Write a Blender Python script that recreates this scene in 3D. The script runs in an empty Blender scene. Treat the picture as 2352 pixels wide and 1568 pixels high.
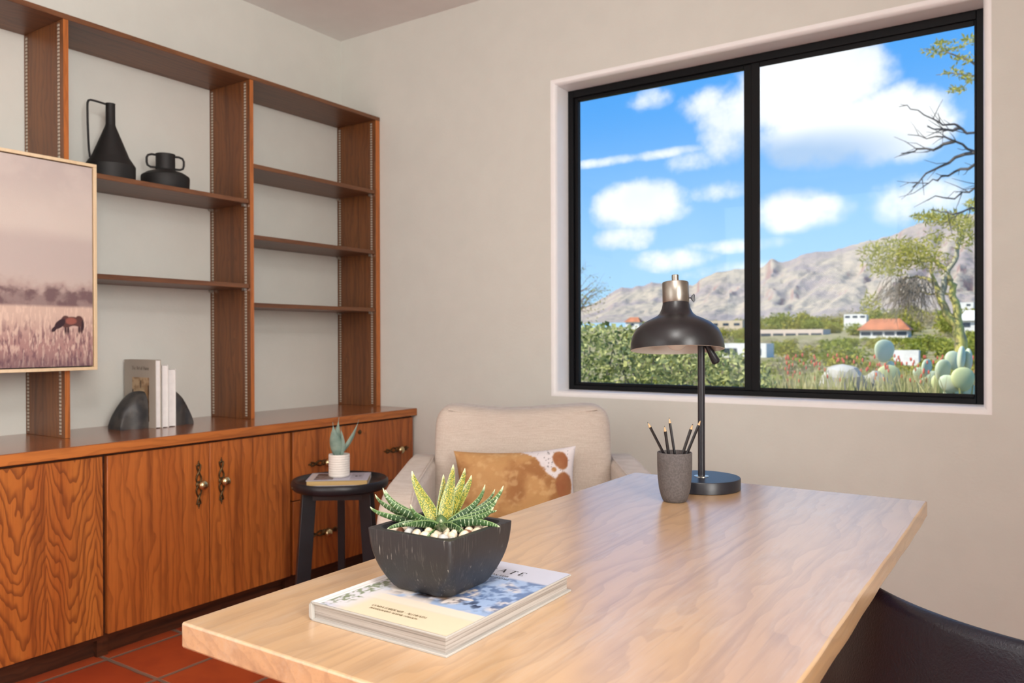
import bpy, math, random
import numpy as np
from mathutils import Vector, Matrix

random.seed(7)
S = bpy.context.scene
COL = S.collection
PI = math.pi

# ------------------------------------------------------------------ camera, world, sun, big lights, exposure
CAM_Z = 1.05
YAW, PITCH, ROLL = 0.589105428, -3.26365534e-03, -3.26614857e-03
F_PX = 1827.36
_f = Vector((-math.sin(YAW)*math.cos(PITCH), math.cos(YAW)*math.cos(PITCH), math.sin(PITCH)))
_r0 = Vector((math.cos(YAW), math.sin(YAW), 0)); _u0 = _r0.cross(_f)
_r = _r0*math.cos(ROLL) + _u0*math.sin(ROLL); _u = -_r0*math.sin(ROLL) + _u0*math.cos(ROLL)
cam_d = bpy.data.cameras.new('camera'); cam = bpy.data.objects.new('camera', cam_d); COL.objects.link(cam)
m = Matrix((( _r.x, _u.x, -_f.x, 0), (_r.y, _u.y, -_f.y, 0), (_r.z, _u.z, -_f.z, CAM_Z), (0, 0, 0, 1)))
cam.matrix_world = m
cam_d.sensor_width = 36; cam_d.lens = F_PX/2352*36; cam_d.clip_end = 6000; cam_d.clip_start = 0.02
cam_d.dof.use_dof = True; cam_d.dof.focus_distance = 1.15; cam_d.dof.aperture_fstop = 9.0
S.camera = cam

S.view_settings.view_transform = 'Standard'; S.view_settings.look = 'None'
S.view_settings.exposure = 0.07; S.view_settings.gamma = 1.0; S.view_settings.use_curve_mapping = False
S.cycles.use_denoising = True
S.cycles.max_bounces = 8; S.cycles.diffuse_bounces = 5; S.cycles.transparent_max_bounces = 16
S.cycles.sample_clamp_indirect = 6

def N(nt, typ, **kw):
    n = nt.nodes.new(typ)
    for k, v in kw.items():
        if k == 'inp':
            for kk, vv in v.items(): n.inputs[kk].default_value = vv
        else: setattr(n, k, v)
    return n
def mth(nt, op, a, b=None, c=None):
    n = nt.nodes.new('ShaderNodeMath'); n.operation = op
    for i, v in enumerate((a, b, c)):
        if v is None: continue
        if isinstance(v, (int, float)): n.inputs[i].default_value = v
        else: nt.links.new(v, n.inputs[i])
    return n.outputs[0]
def mixc(nt, fac, a, b, typ='MIX'):
    n = nt.nodes.new('ShaderNodeMix'); n.data_type = 'RGBA'; n.blend_type = typ
    for i, v in ((0, fac), (6, a), (7, b)):
        if isinstance(v, (int, float)): n.inputs[i].default_value = v
        elif isinstance(v, (tuple, list)): n.inputs[i].default_value = (*v[:3], 1)
        else: nt.links.new(v, n.inputs[i])
    return n.outputs[2]
def smooth(nt, v, lo, hi, a=0.0, b=1.0):
    n = nt.nodes.new('ShaderNodeMapRange'); n.interpolation_type = 'SMOOTHSTEP'
    nt.links.new(v, n.inputs[0])
    for i, x in ((1, lo), (2, hi), (3, a), (4, b)): n.inputs[i].default_value = x
    return n.outputs[0]

SKY_GAIN = 1.15
def build_world():
    w = bpy.data.worlds.new('desert_sky'); S.world = w; w.use_nodes = True
    nt = w.node_tree; nt.nodes.clear()
    tc = N(nt, 'ShaderNodeTexCoord'); sep = N(nt, 'ShaderNodeSeparateXYZ'); nt.links.new(tc.outputs['Generated'], sep.inputs[0])
    ay = mth(nt, 'MAXIMUM', mth(nt, 'ABSOLUTE', sep.outputs[1]), 0.05)
    a = mth(nt, 'DIVIDE', sep.outputs[0], ay); b = mth(nt, 'DIVIDE', sep.outputs[2], ay)
    cv = N(nt, 'ShaderNodeCombineXYZ'); nt.links.new(a, cv.inputs[0]); nt.links.new(b, cv.inputs[1])
    nz = N(nt, 'ShaderNodeTexNoise', inp={'Scale': 16.0, 'Detail': 7.0, 'Roughness': 0.6}); nt.links.new(cv.outputs[0], nz.inputs['Vector'])
    nf = nz.outputs[0]
    nzb = N(nt, 'ShaderNodeTexNoise', inp={'Scale': 7.0, 'Detail': 3.0, 'Roughness': 0.5}); nt.links.new(cv.outputs[0], nzb.inputs['Vector'])
    dens = None
    blobs = [(-.464, .183, .085, .042, 1.0), (-.452, .168, .08, .022, .7), (-.235, .305, .11, .075, 1.15), (-.150, .245, .085, .055, 1.05), (-.20, .25, .12, .055, 1.0),
             (-.325, .285, .06, .05, .75), (-.36, .305, .05, .03, .6), (-.45, .324, .05, .022, .42), (-.250, .155, .075, .032, .8),
             (-.345, .19, .05, .018, .5), (-.477, .139, .06, .022, .62), (-.383, .232, .045, .02, .45), (-.46, .2475, .15, .009, .5),
             (-.34, .255, .04, .045, .6), (-.41, .105, .07, .02, .5), (-.12, .155, .06, .035, .6), (-.33, .118, .09, .012, .4), (-.30, .085, .12, .015, .4), (.35, .3, .3, .1, 1), (-1.2, .3, .4, .12, 1), (-.75, .16, .12, .05, .9)]
    for ca, cb, ra, rb, wt in blobs:
        da = mth(nt, 'DIVIDE', mth(nt, 'SUBTRACT', a, ca), ra); db = mth(nt, 'DIVIDE', mth(nt, 'SUBTRACT', b, cb), rb)
        d2 = mth(nt, 'ADD', mth(nt, 'MULTIPLY', da, da), mth(nt, 'MULTIPLY', db, db))
        v = mth(nt, 'MULTIPLY', mth(nt, 'MAXIMUM', mth(nt, 'SUBTRACT', 1.0, d2), 0.0), wt)
        dens = v if dens is None else mth(nt, 'MAXIMUM', dens, v)
    d = mth(nt, 'ADD', dens, mth(nt, 'MULTIPLY', mth(nt, 'SUBTRACT', nf, 0.5), 1.5))
    gate = smooth(nt, dens, 0.0, 0.12)
    mask = mth(nt, 'MULTIPLY', smooth(nt, d, 0.06, 0.74), gate)
    grad = smooth(nt, b, 0.0, 0.36)
    sky = mixc(nt, grad, (.44, .70, .95), (.085, .36, .86))
    # grey undersides of the big cloud
    da = mth(nt, 'DIVIDE', mth(nt, 'SUBTRACT', a, -.235), .13); db = mth(nt, 'DIVIDE', mth(nt, 'SUBTRACT', b, .212), .045)
    und = mth(nt, 'MAXIMUM', mth(nt, 'SUBTRACT', 1.0, mth(nt, 'ADD', mth(nt, 'MULTIPLY', da, da), mth(nt, 'MULTIPLY', db, db))), 0.0)
    shade = mth(nt, 'ADD', mth(nt, 'MULTIPLY', und, 1.1), mth(nt, 'MULTIPLY', smooth(nt, nzb.outputs[0], 0.45, 0.75), 0.35))
    shade = mth(nt, 'MINIMUM', shade, 1.0)
    cloud = mixc(nt, shade, (.98, .98, 1.0), (.42, .58, .82))
    colr = mixc(nt, mask, sky, cloud)
    bg = N(nt, 'ShaderNodeBackground'); nt.links.new(colr, bg.inputs[0]); bg.inputs[1].default_value = SKY_GAIN
    out = N(nt, 'ShaderNodeOutputWorld'); nt.links.new(bg.outputs[0], out.inputs[0])
build_world()

def sun():
    l = bpy.data.lights.new('sun', 'SUN'); l.energy = 6.8; l.angle = 0.009; l.color = (1, .93, .80)
    o = bpy.data.objects.new('sun', l); COL.objects.link(o)
    el = math.radians(44); d = Vector((-0.80, -0.62, 0)).normalized()*math.cos(el) + Vector((0, 0, math.sin(el)))
    o.rotation_euler = d.to_track_quat('Z', 'Y').to_euler()
sun()
def area(name, loc, target, sx, sy, power, col, spread=180):
    l = bpy.data.lights.new(name, 'AREA'); l.shape = 'RECTANGLE'; l.size = sx; l.size_y = sy; l.energy = power; l.color = col; l.spread = math.radians(spread)
    o = bpy.data.objects.new(name, l); COL.objects.link(o); o.location = loc
    o.rotation_euler = (Vector(loc) - Vector(target)).to_track_quat('Z', 'Y').to_euler()
    return o
def point_fill(name, loc, radius, power, col):
    l = bpy.data.lights.new(name, 'POINT'); l.shadow_soft_size = radius; l.energy = power; l.color = col
    o = bpy.data.objects.new(name, l); COL.objects.link(o); o.location = loc; return o
point_fill('fill_overhead', (-.10, .0, 2.32), .14, 46, (1.0, .985, .955))  # unseen fill light added near the ceiling to even out the room
area('fill_rear', (-2.0, -2.15, 1.5), (-2.2, 2.0, 1.2), 1.7, 1.9, 28, (.98, .99, 1.0))  # fill light added behind the camera; the rear wall has no opening
area('fill_side', (1.70, -.6, 1.65), (-3.0, -1.3, 1.75), 1.5, 1.5, 122, (1.0, .98, .94), 140)  # fill light added on the right to brighten the bookcase wall
p = area('window_portal', (-0.966, 3.19, 1.49), (-0.966, 0, 1.49), 1.6, 1.33, 0, (1, 1, 1)); p.data.cycles.is_portal = True

# ------------------------------------------------------------------ mesh helpers
class MB:
    def __init__(s): s.v = []; s.f = []; s.uv = None; s.col = None
    def add(s, vs, fs):
        o = len(s.v); s.v += [tuple(x) for x in vs]; s.f += [tuple(i+o for i in f) for f in fs]; return s
    def box(s, x0, x1, y0, y1, z0, z1):
        return s.add([(x0,y0,z0),(x1,y0,z0),(x1,y1,z0),(x0,y1,z0),(x0,y0,z1),(x1,y0,z1),(x1,y1,z1),(x0,y1,z1)],
                     [(0,3,2,1),(4,5,6,7),(0,1,5,4),(1,2,6,5),(2,3,7,6),(3,0,4,7)])
    def prism(s, poly, a0, a1, axis='x'):
        n = len(poly)
        def P(p, a): return {'x': (a, p[0], p[1]), 'y': (p[0], a, p[1]), 'z': (p[0], p[1], a)}[axis]
        vs = [P(p, a0) for p in poly] + [P(p, a1) for p in poly]
        return s.add(vs, [tuple(range(n-1, -1, -1)), tuple(range(n, 2*n))] + [(i, (i+1) % n, n+(i+1) % n, n+i) for i in range(n)])
    def lathe(s, prof, c=(0,0,0), seg=40, cap0=True, cap1=True):
        n = len(prof); vs = []
        for r, z in prof:
            for k in range(seg):
                t = 2*PI*k/seg; vs.append((c[0]+r*math.cos(t), c[1]+r*math.sin(t), c[2]+z))
        fs = [(i*seg+k, i*seg+(k+1) % seg, (i+1)*seg+(k+1) % seg, (i+1)*seg+k) for i in range(n-1) for k in range(seg)]
        if cap0: fs.append(tuple(range(seg-1, -1, -1)))
        if cap1: fs.append(tuple((n-1)*seg+k for k in range(seg)))
        return s.add(vs, fs)
    def tube(s, pts, r, seg=10, cap=True, closed=False, flat=None):
        pts = [Vector(p) for p in pts]; n = len(pts); rr = r if isinstance(r, (list, tuple)) else [r]*n
        vs = []; up = None
        for i, p in enumerate(pts):
            a = pts[(i-1) % n] if (i > 0 or closed) else p; b = pts[(i+1) % n] if (i < n-1 or closed) else p
            t = (b-a).normalized()
            if up is None:
                up = Vector((0,0,1)) if abs(t.z) < .9 else Vector((1,0,0))
            s1 = t.cross(up).normalized(); up = s1.cross(t).normalized()
            for k in range(seg):
                q = 2*PI*k/seg; vs.append(p + s1*math.cos(q)*rr[i] + up*math.sin(q)*rr[i]*(flat or 1))
        m_ = n if closed else n-1
        fs = [(i*seg+k, i*seg+(k+1) % seg, ((i+1) % n)*seg+(k+1) % seg, ((i+1) % n)*seg+k) for i in range(m_) for k in range(seg)]
        if cap and not closed: fs += [tuple(range(seg-1, -1, -1)), tuple((n-1)*seg+k for k in range(seg))]
        return s.add(vs, fs)
    def ball(s, c, r, seg=16, rings=10):
        rx, ry, rz = r if isinstance(r, (tuple, list)) else (r, r, r)
        vs = [(c[0], c[1], c[2]-rz)]
        for i in range(1, rings):
            p = -PI/2+PI*i/rings
            vs += [(c[0]+rx*math.cos(p)*math.cos(2*PI*k/seg), c[1]+ry*math.cos(p)*math.sin(2*PI*k/seg), c[2]+rz*math.sin(p)) for k in range(seg)]
        vs.append((c[0], c[1], c[2]+rz)); L = len(vs)-1
        fs = [(0, 1+(k+1) % seg, 1+k) for k in range(seg)]
        for i in range(rings-2):
            fs += [(1+i*seg+k, 1+i*seg+(k+1) % seg, 1+(i+1)*seg+(k+1) % seg, 1+(i+1)*seg+k) for k in range(seg)]
        fs += [(L, 1+(rings-2)*seg+k, 1+(rings-2)*seg+(k+1) % seg) for k in range(seg)]
        return s.add(vs, fs)
    def grid(s, fn, nu, nv):
        vs = [fn(i/nu, j/nv) for j in range(nv+1) for i in range(nu+1)]
        w = nu+1
        return s.add(vs, [(j*w+i, j*w+i+1, (j+1)*w+i+1, (j+1)*w+i) for j in range(nv) for i in range(nu)])
    def rbox(s, c, h, n=7.0, seg=14, puff=(0,0,0), fn=None):
        # rounded, slightly inflated box (superquadric) with half sizes h
        faces = []
        for ax in range(3):
            for sg in (-1, 1):
                def P(u, v, ax=ax, sg=sg):
                    p = [0, 0, 0]; p[ax] = sg; p[(ax+1) % 3] = (2*u-1)*sg; p[(ax+2) % 3] = 2*v-1
                    p = [math.sin(x*PI/2*0.999)*0.35+x*0.65 for x in p]
                    k = sum(abs(x)**n for x in p)**(1/n)
                    q = [x/k for x in p]
                    o = [q[i]*h[i] for i in range(3)]
                    for i in range(3):
                        if puff[i]:
                            a_, b_ = q[(i+1) % 3], q[(i+2) % 3]
                            o[i] += puff[i]*(1-a_*a_)*(1-b_*b_)*q[i]
                    o = [o[i]+c[i] for i in range(3)]
                    return fn(o) if fn else o
                s.grid(P, seg, seg)
        return s

def link(name, data, parent=None):
    o = bpy.data.objects.new(name, data); COL.objects.link(o)
    if parent is not None: o.parent = parent
    return o
def obj(name, mb, mat, parent=None, bevel=0.0, bseg=2, smooth_=None, loc=(0,0,0), weld=False):
    me = bpy.data.meshes.new(name); me.from_pydata([tuple(v) for v in mb.v], [], mb.f)
    if weld:
        import bmesh
        b = bmesh.new(); b.from_mesh(me); bmesh.ops.remove_doubles(b, verts=b.verts, dist=1e-5); bmesh.ops.recalc_face_normals(b, faces=b.faces); b.to_mesh(me); b.free()
    if mb.uv:
        l = me.uv_layers.new(name='UVMap')
        i = 0
        for p in me.polygons:
            for k, li in enumerate(p.loop_indices): l.data[li].uv = mb.uv[p.index][k]
    if mb.col is not None:
        at = me.color_attributes.new('paint', 'FLOAT_COLOR', 'POINT')
        c = np.ones((len(me.vertices), 4), np.float32); c[:, :3] = mb.col; at.data.foreach_set('color', c.ravel())
    me.materials.append(mat)
    if smooth_ is not None:
        me.polygons.foreach_set('use_smooth', [True]*len(me.polygons))
        me.set_sharp_from_angle(angle=math.radians(smooth_))
    me.update()
    o = link(name, me, parent); o.location = loc
    if bevel:
        b = o.modifiers.new('bevel', 'BEVEL'); b.width = bevel; b.segments = bseg; b.limit_method = 'ANGLE'; b.angle_limit = math.radians(40)
        me.polygons.foreach_set('use_smooth', [True]*len(me.polygons)); me.set_sharp_from_angle(angle=math.radians(35))
        b.harden_normals = False
    return o
def tag(o, label=None, cat=None, group=None, kind=None):
    for k, v in (('label', label), ('category', cat), ('group', group), ('kind', kind)):
        if v: o[k] = v
    return o
def thing(name, loc, label, cat, rz=0, group=None):
    o = bpy.data.objects.new(name, None); COL.objects.link(o); o.location = loc; o.rotation_euler = (0, 0, rz)
    o.empty_display_size = 0.05
    return tag(o, label, cat, group)
def struct(name, mb, mat, parent=None, **k):
    o = obj(name, mb, mat, parent, **k)
    if parent is None: o['kind'] = 'structure'
    return o
def copy_tree(o, parent=None):
    c = o.copy(); COL.objects.link(c)
    if parent is not None: c.parent = parent
    for ch in [x for x in bpy.data.objects if x.parent == o]: copy_tree(ch, c)
    return c

# numpy value noise for pictures and hides
def vnoise(x, y, seed=0):
    xi = np.floor(x).astype(np.int64); yi = np.floor(y).astype(np.int64); xf = x-xi; yf = y-yi
    def h(a, b):
        n = (a*374761393 + b*668265263 + seed*1442695041) & 0xffffffff
        n = ((n ^ (n >> 13))*1274126177) & 0xffffffff
        return ((n ^ (n >> 16)) & 0xffff)/65535.0
    u = xf*xf*(3-2*xf); v = yf*yf*(3-2*yf)
    return (h(xi, yi)*(1-u)+h(xi+1, yi)*u)*(1-v)+(h(xi, yi+1)*(1-u)+h(xi+1, yi+1)*u)*v
def fbm(x, y, o=4, seed=0):
    s = 0; a = .5; t = 0
    for i in range(o): s = s+a*vnoise(x, y, seed+i*17); t += a; a *= .5; x, y = (x*.8-y*.6)*2.03+5.2, (x*.6+y*.8)*2.03+1.3
    return s/t
def sst(v, a, b): t = np.clip((v-a)/(b-a), 0, 1); return t*t*(3-2*t)
def lin(c): return tuple(((x/255)/12.92 if x/255 <= .04045 else ((x/255+.055)/1.055)**2.4) for x in c)
def lerp(a, b, t): t = np.asarray(t)[..., None]; return np.asarray(a)*(1-t)+np.asarray(b)*t

# ------------------------------------------------------------------ materials
def mat0(name):
    m_ = bpy.data.materials.new(name); m_.use_nodes = True; nt = m_.node_tree
    return m_, nt, nt.nodes['Principled BSDF']
def bump(nt, bs, h, strength, dist):
    b = N(nt, 'ShaderNodeBump', inp={'Strength': strength, 'Distance': dist}); nt.links.new(h, b.inputs['Height']); nt.links.new(b.outputs[0], bs.inputs['Normal'])
def plain(name, col, rough=.5, metal=0.0, var=0.12, vs=6.0, bs=0.0, bscale=200.0, coat=0.0, spec=.5, col2=None, sheen=0.0):
    m_, nt, p_ = mat0(name)
    tc = N(nt, 'ShaderNodeTexCoord')
    nz = N(nt, 'ShaderNodeTexNoise', inp={'Scale': vs, 'Detail': 4.0}); nt.links.new(tc.outputs['Object'], nz.inputs['Vector'])
    c2 = col2 or tuple(x*(1-var) for x in col)
    nt.links.new(mixc(nt, smooth(nt, nz.outputs[0], .35, .65), col, c2), p_.inputs['Base Color'])
    p_.inputs['Roughness'].default_value = rough; p_.inputs['Metallic'].default_value = metal
    p_.inputs['Coat Weight'].default_value = coat; p_.inputs['Specular IOR Level'].default_value = spec
    p_.inputs['Sheen Weight'].default_value = sheen
    if bs:
        n2 = N(nt, 'ShaderNodeTexNoise', inp={'Scale': bscale, 'Detail': 3.0}); nt.links.new(tc.outputs['Object'], n2.inputs['Vector'])
        bump(nt, p_, n2.outputs[0], bs, .002)
    return m_
def wood(name, mid, dark, light, along='z', rough=.35, cathedral=0.0, coat=0.0, fine=1.0, contrast=1.0, spec=.5, coat_rough=.18, coat_ior=1.5, bleach=None):
    """stained wood: streaks along one axis, flat-sawn arches where cathedral > 0"""
    m_, nt, p_ = mat0(name)
    tc = N(nt, 'ShaderNodeTexCoord'); oi = N(nt, 'ShaderNodeObjectInfo')
    sep = N(nt, 'ShaderNodeSeparateXYZ'); nt.links.new(tc.outputs['Object'], sep.inputs[0])
    off = mth(nt, 'MULTIPLY', oi.outputs['Random'], 9.0)
    X, Y, Z = sep.outputs
    g = {'x': X, 'y': Y, 'z': Z}[along]
    o1, o2 = {'x': (Y, Z), 'y': (X, Z), 'z': (Y, X)}[along]
    def comb(sa, sg, seed):
        c = N(nt, 'ShaderNodeCombineXYZ')
        nt.links.new(mth(nt, 'ADD', mth(nt, 'MULTIPLY', o1, sa), mth(nt, 'ADD', off, seed)), c.inputs[0])
        nt.links.new(mth(nt, 'MULTIPLY', o2, sa), c.inputs[1])
        nt.links.new(mth(nt, 'MULTIPLY', g, sg), c.inputs[2]); return c.outputs[0]
    def noise(vec, det=4.0, rgh=.55, dist=0.0):
        n = N(nt, 'ShaderNodeTexNoise', inp={'Scale': 1.0, 'Detail': det, 'Roughness': rgh, 'Distortion': dist}); nt.links.new(vec, n.inputs['Vector']); return n.outputs[0]
    broad = noise(comb(7, .8, 0), 2.0)
    streak = noise(comb(42*fine, 1.5, 3.1), 3.0, .55, .6)
    pores = noise(comb(330*fine, 9, 7.7), 2.0, .6)
    # growth rings
    wob = noise(comb(9, 3.0, 1.7), 3.0)
    if cathedral:
        fold = mth(nt, 'PINGPONG', mth(nt, 'ADD', o1, mth(nt, 'MULTIPLY', broad, .10)), .082)
        fld = mth(nt, 'ADD', mth(nt, 'ADD', mth(nt, 'MULTIPLY', g, cathedral), mth(nt, 'MULTIPLY', mth(nt, 'MULTIPLY', fold, fold), 620.0)), mth(nt, 'MULTIPLY', wob, 6.5))
    else:
        fld = mth(nt, 'ADD', mth(nt, 'MULTIPLY', o1, 34*fine), mth(nt, 'ADD', mth(nt, 'MULTIPLY', o2, 34*fine), mth(nt, 'MULTIPLY', wob, 5.0)))
    ring = mth(nt, 'FRACT', mth(nt, 'ADD', fld, off))
    rd = mth(nt, 'MULTIPLY', smooth(nt, ring, .45, .95), smooth(nt, ring, 1.0, .96))
    c = mixc(nt, smooth(nt, broad, .3, .7), mid, light)
    c = mixc(nt, mth(nt, 'MULTIPLY', smooth(nt, streak, .48, .72), .75*contrast), c, dark)
    c = mixc(nt, mth(nt, 'MULTIPLY', rd, (.85 if cathedral else .45)*contrast), c, dark)
    c = mixc(nt, mth(nt, 'MULTIPLY', smooth(nt, pores, .55, .75), .45*contrast), c, dark)
    if bleach:
        worn = noise(comb(11, 2.6, 5.5), 5.0, .65, .8); fleck = noise(comb(240, 24, 2.2), 2.0)
        c = mixc(nt, mth(nt, 'MULTIPLY', smooth(nt, mth(nt, 'ADD', worn, mth(nt, 'MULTIPLY', mth(nt, 'SUBTRACT', fleck, .5), .5)), .46, .78), .40), c, bleach)
    nt.links.new(c, p_.inputs['Base Color'])
    p_.inputs['Roughness'].default_value = rough; p_.inputs['Coat Weight'].default_value = coat; p_.inputs['Coat Roughness'].default_value = coat_rough; p_.inputs['Coat IOR'].default_value = coat_ior
    p_.inputs['Specular IOR Level'].default_value = spec
    bump(nt, p_, pores, .12, .0006)
    return m_
OAK_M, OAK_D, OAK_L = (.40, .105, .020), (.145, .034, .009), (.50, .150, .030)
oak_door = wood('stained_oak_door', OAK_M, OAK_D, OAK_L, 'z', .34, contrast=.9)
oak_arch = wood('stained_oak_flat_sawn', OAK_M, OAK_D, (.50, .16, .03), 'z', .34, cathedral=-15.0, contrast=.85)
oak_y = wood('stained_oak_edge', (.44, .13, .026), (.20, .05, .012), (.54, .18, .04), 'y', .3, contrast=.7)
oak_top = wood('stained_oak_worktop', (.27, .075, .018), (.13, .032, .010), (.34, .10, .024), 'y', .2, coat=.5, contrast=.7)
oak_up = wood('stained_oak_upright', (.165, .056, .017), (.065, .021, .008), (.22, .078, .021), 'z', .40, contrast=.8)
oak_shelf = wood('stained_oak_shelf', (.155, .060, .024), (.065, .024, .011), (.20, .080, .030), 'y', .40, contrast=.8)
oak_kick = wood('dark_toe_kick_oak', (.06, .018, .008), (.02, .007, .004), (.08, .024, .009), 'y', .4)
desk_wood = wood('light_acacia', (.53, .315, .150), (.29, .165, .085), (.58, .36, .18), 'y', .42, coat=1.0, fine=.8, contrast=.62, spec=.8, coat_rough=.25, coat_ior=2.3, bleach=(.58, .44, .31))
maple = wood('pale_maple', (.72, .55, .34), (.60, .43, .25), (.78, .62, .42), 'z', .4, contrast=.4)
leg_wood = wood('walnut_leg', (.16, .08, .035), (.08, .04, .02), (.2, .1, .05), 'z', .4)

def wall_mat(name, col):
    m_, nt, p_ = mat0(name)
    tc = N(nt, 'ShaderNodeTexCoord')
    n1 = N(nt, 'ShaderNodeTexNoise', inp={'Scale': 9.0, 'Detail': 5.0, 'Roughness': .55}); nt.links.new(tc.outputs['Object'], n1.inputs['Vector'])
    n2 = N(nt, 'ShaderNodeTexNoise', inp={'Scale': 90.0, 'Detail': 3.0}); nt.links.new(tc.outputs['Object'], n2.inputs['Vector'])
    nt.links.new(mixc(nt, smooth(nt, n1.outputs[0], .3, .7), col, tuple(x*.97 for x in col)), p_.inputs['Base Color'])
    p_.inputs['Roughness'].default_value = .85; p_.inputs['Specular IOR Level'].default_value = .25
    h = mth(nt, 'ADD', mth(nt, 'MULTIPLY', n1.outputs[0], 3.0), n2.outputs[0])
    bump(nt, p_, h, .12, .004)
    return m_
wall_m = wall_mat('cream_plaster', (.70, .70, .65))
ceil_m = wall_mat('ceiling_plaster', (.84, .82, .80))
def tile_mat():
    m_, nt, p_ = mat0('saltillo_tile')
    tc = N(nt, 'ShaderNodeTexCoord'); sep = N(nt, 'ShaderNodeSeparateXYZ'); nt.links.new(tc.outputs['Object'], sep.inputs[0])
    pitch = .278
    nz = N(nt, 'ShaderNodeTexNoise', inp={'Scale': 9.0, 'Detail': 4.0}); nt.links.new(tc.outputs['Object'], nz.inputs['Vector'])
    wob = mth(nt, 'MULTIPLY', mth(nt, 'SUBTRACT', nz.outputs[0], .5), .008)
    dx = mth(nt, 'PINGPONG', mth(nt, 'ADD', mth(nt, 'ADD', sep.outputs[0], 2.563+pitch*20), wob), pitch/2)
    dy = mth(nt, 'PINGPONG', mth(nt, 'ADD', mth(nt, 'ADD', sep.outputs[1], -1.433+pitch*20), wob), pitch/2)
    d = mth(nt, 'MINIMUM', dx, dy)
    tile = smooth(nt, d, .005, .0095)
    fx = mth(nt, 'FLOOR', mth(nt, 'DIVIDE', mth(nt, 'ADD', sep.outputs[0], 2.563+pitch*20), pitch)); fy = mth(nt, 'FLOOR', mth(nt, 'DIVIDE', mth(nt, 'ADD', sep.outputs[1], -1.433+pitch*20), pitch))
    cc = N(nt, 'ShaderNodeCombineXYZ'); nt.links.new(fx, cc.inputs[0]); nt.links.new(fy, cc.inputs[1])
    wn = N(nt, 'ShaderNodeTexWhiteNoise'); nt.links.new(cc.outputs[0], wn.inputs['Vector'])
    c = mixc(nt, wn.outputs['Value'], (.34, .048, .013), (.42, .070, .019))
    c = mixc(nt, mth(nt, 'MULTIPLY', smooth(nt, nz.outputs[0], .4, .7), .5), c, (.28, .038, .013))
    c = mixc(nt, tile, (.20, .13, .095), c)
    nt.links.new(c, p_.inputs['Base Color']); p_.inputs['Roughness'].default_value = .42
    bump(nt, p_, mth(nt, 'ADD', tile, mth(nt, 'MULTIPLY', nz.outputs[0], .25)), .5, .004)
    return m_
tile_m = tile_mat()
black_frame = plain('black_aluminium', (.003, .0032, .0045), .55, var=.2, bs=.05, bscale=600, spec=.22)
def glass_mat():
    m_ = bpy.data.materials.new('window_glass'); m_.use_nodes = True; nt = m_.node_tree; nt.nodes.clear()
    t = N(nt, 'ShaderNodeBsdfTransparent', inp={'Color': (.96, .98, .98, 1)}); g = N(nt, 'ShaderNodeBsdfGlossy', inp={'Roughness': .0})
    fr = N(nt, 'ShaderNodeFresnel', inp={'IOR': 1.3}); mx = N(nt, 'ShaderNodeMixShader'); o = N(nt, 'ShaderNodeOutputMaterial')
    nt.links.new(mth(nt, 'MULTIPLY', fr.outputs[0], .6), mx.inputs[0]); nt.links.new(t.outputs[0], mx.inputs[1]); nt.links.new(g.outputs[0], mx.inputs[2]); nt.links.new(mx.outputs[0], o.inputs[0])
    return m_
glass_m = glass_mat()
matte_black = plain('matte_black_ceramic', (.012, .011, .011), .62, var=.3, vs=20, bs=.15, bscale=500)
black_paint = plain('black_painted_wood', (.012, .013, .018), .38, var=.3, vs=14, bs=.1, bscale=120)
lamp_black = plain('satin_black_metal', (.012, .012, .018), .36, var=.1)
lamp_shade_m = plain('satin_charcoal_shade', (.010, .0088, .011), .34, var=.1)
lamp_white = plain('white_shade_lining', (.72, .68, .64), .5, var=.03)
steel = plain('brushed_nickel', (.36, .33, .29), .34, metal=1.0, var=.15, vs=60)
nickel = plain('bright_nickel', (.72, .69, .62), .3, metal=1.0, var=.1)
brass = plain('polished_brass_knob', (.72, .60, .34), .2, metal=1.0, var=.2, vs=60)
antique = plain('antique_brass_filigree', (.16, .10, .045), .42, metal=.85, var=.5, vs=150)
white_paint = plain('white_page_block', (.85, .83, .82), .7, var=.06, vs=30)
def linen():
    m_, nt, p_ = mat0('cream_linen')
    tc = N(nt, 'ShaderNodeTexCoord'); sep = N(nt, 'ShaderNodeSeparateXYZ'); nt.links.new(tc.outputs['Object'], sep.inputs[0])
    def strands(sx, sy, sz):
        mp = N(nt, 'ShaderNodeMapping'); mp.inputs['Scale'].default_value = (sx, sy, sz); nt.links.new(tc.outputs['Object'], mp.inputs[0])
        n = N(nt, 'ShaderNodeTexNoise', inp={'Scale': 1.0, 'Detail': 2.0}); nt.links.new(mp.outputs[0], n.inputs['Vector']); return n.outputs[0]
    h = strands(22, 22, 800); v = strands(800, 500, 22)
    w = mth(nt, 'ADD', h, v)
    c = mixc(nt, smooth(nt, w, .8, 1.2), (.60, .525, .46), (.50, .42, .355))
    nt.links.new(c, p_.inputs['Base Color']); p_.inputs['Roughness'].default_value = .85; p_.inputs['Sheen Weight'].default_value = .2; p_.inputs['Specular IOR Level'].default_value = .2
    bump(nt, p_, w, .25, .0015)
    return m_
linen_m = linen()
def vcol(name, rough=.6, spec=.3, noise=0.0, bs=0.0, coat=0.0):
    m_, nt, p_ = mat0(name)
    a = N(nt, 'ShaderNodeVertexColor', layer_name='paint'); nt.links.new(a.outputs[0], p_.inputs['Base Color'])
    p_.inputs['Roughness'].default_value = rough; p_.inputs['Specular IOR Level'].default_value = spec; p_.inputs['Coat Weight'].default_value = coat
    if bs:
        tc = N(nt, 'ShaderNodeTexCoord'); n2 = N(nt, 'ShaderNodeTexNoise', inp={'Scale': 420.0, 'Detail': 2.0}); nt.links.new(tc.outputs['Object'], n2.inputs['Vector']); bump(nt, p_, n2.outputs[0], bs, .002)
    return m_
canvas_m = vcol('printed_canvas', .8, .15, bs=.25)
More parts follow.
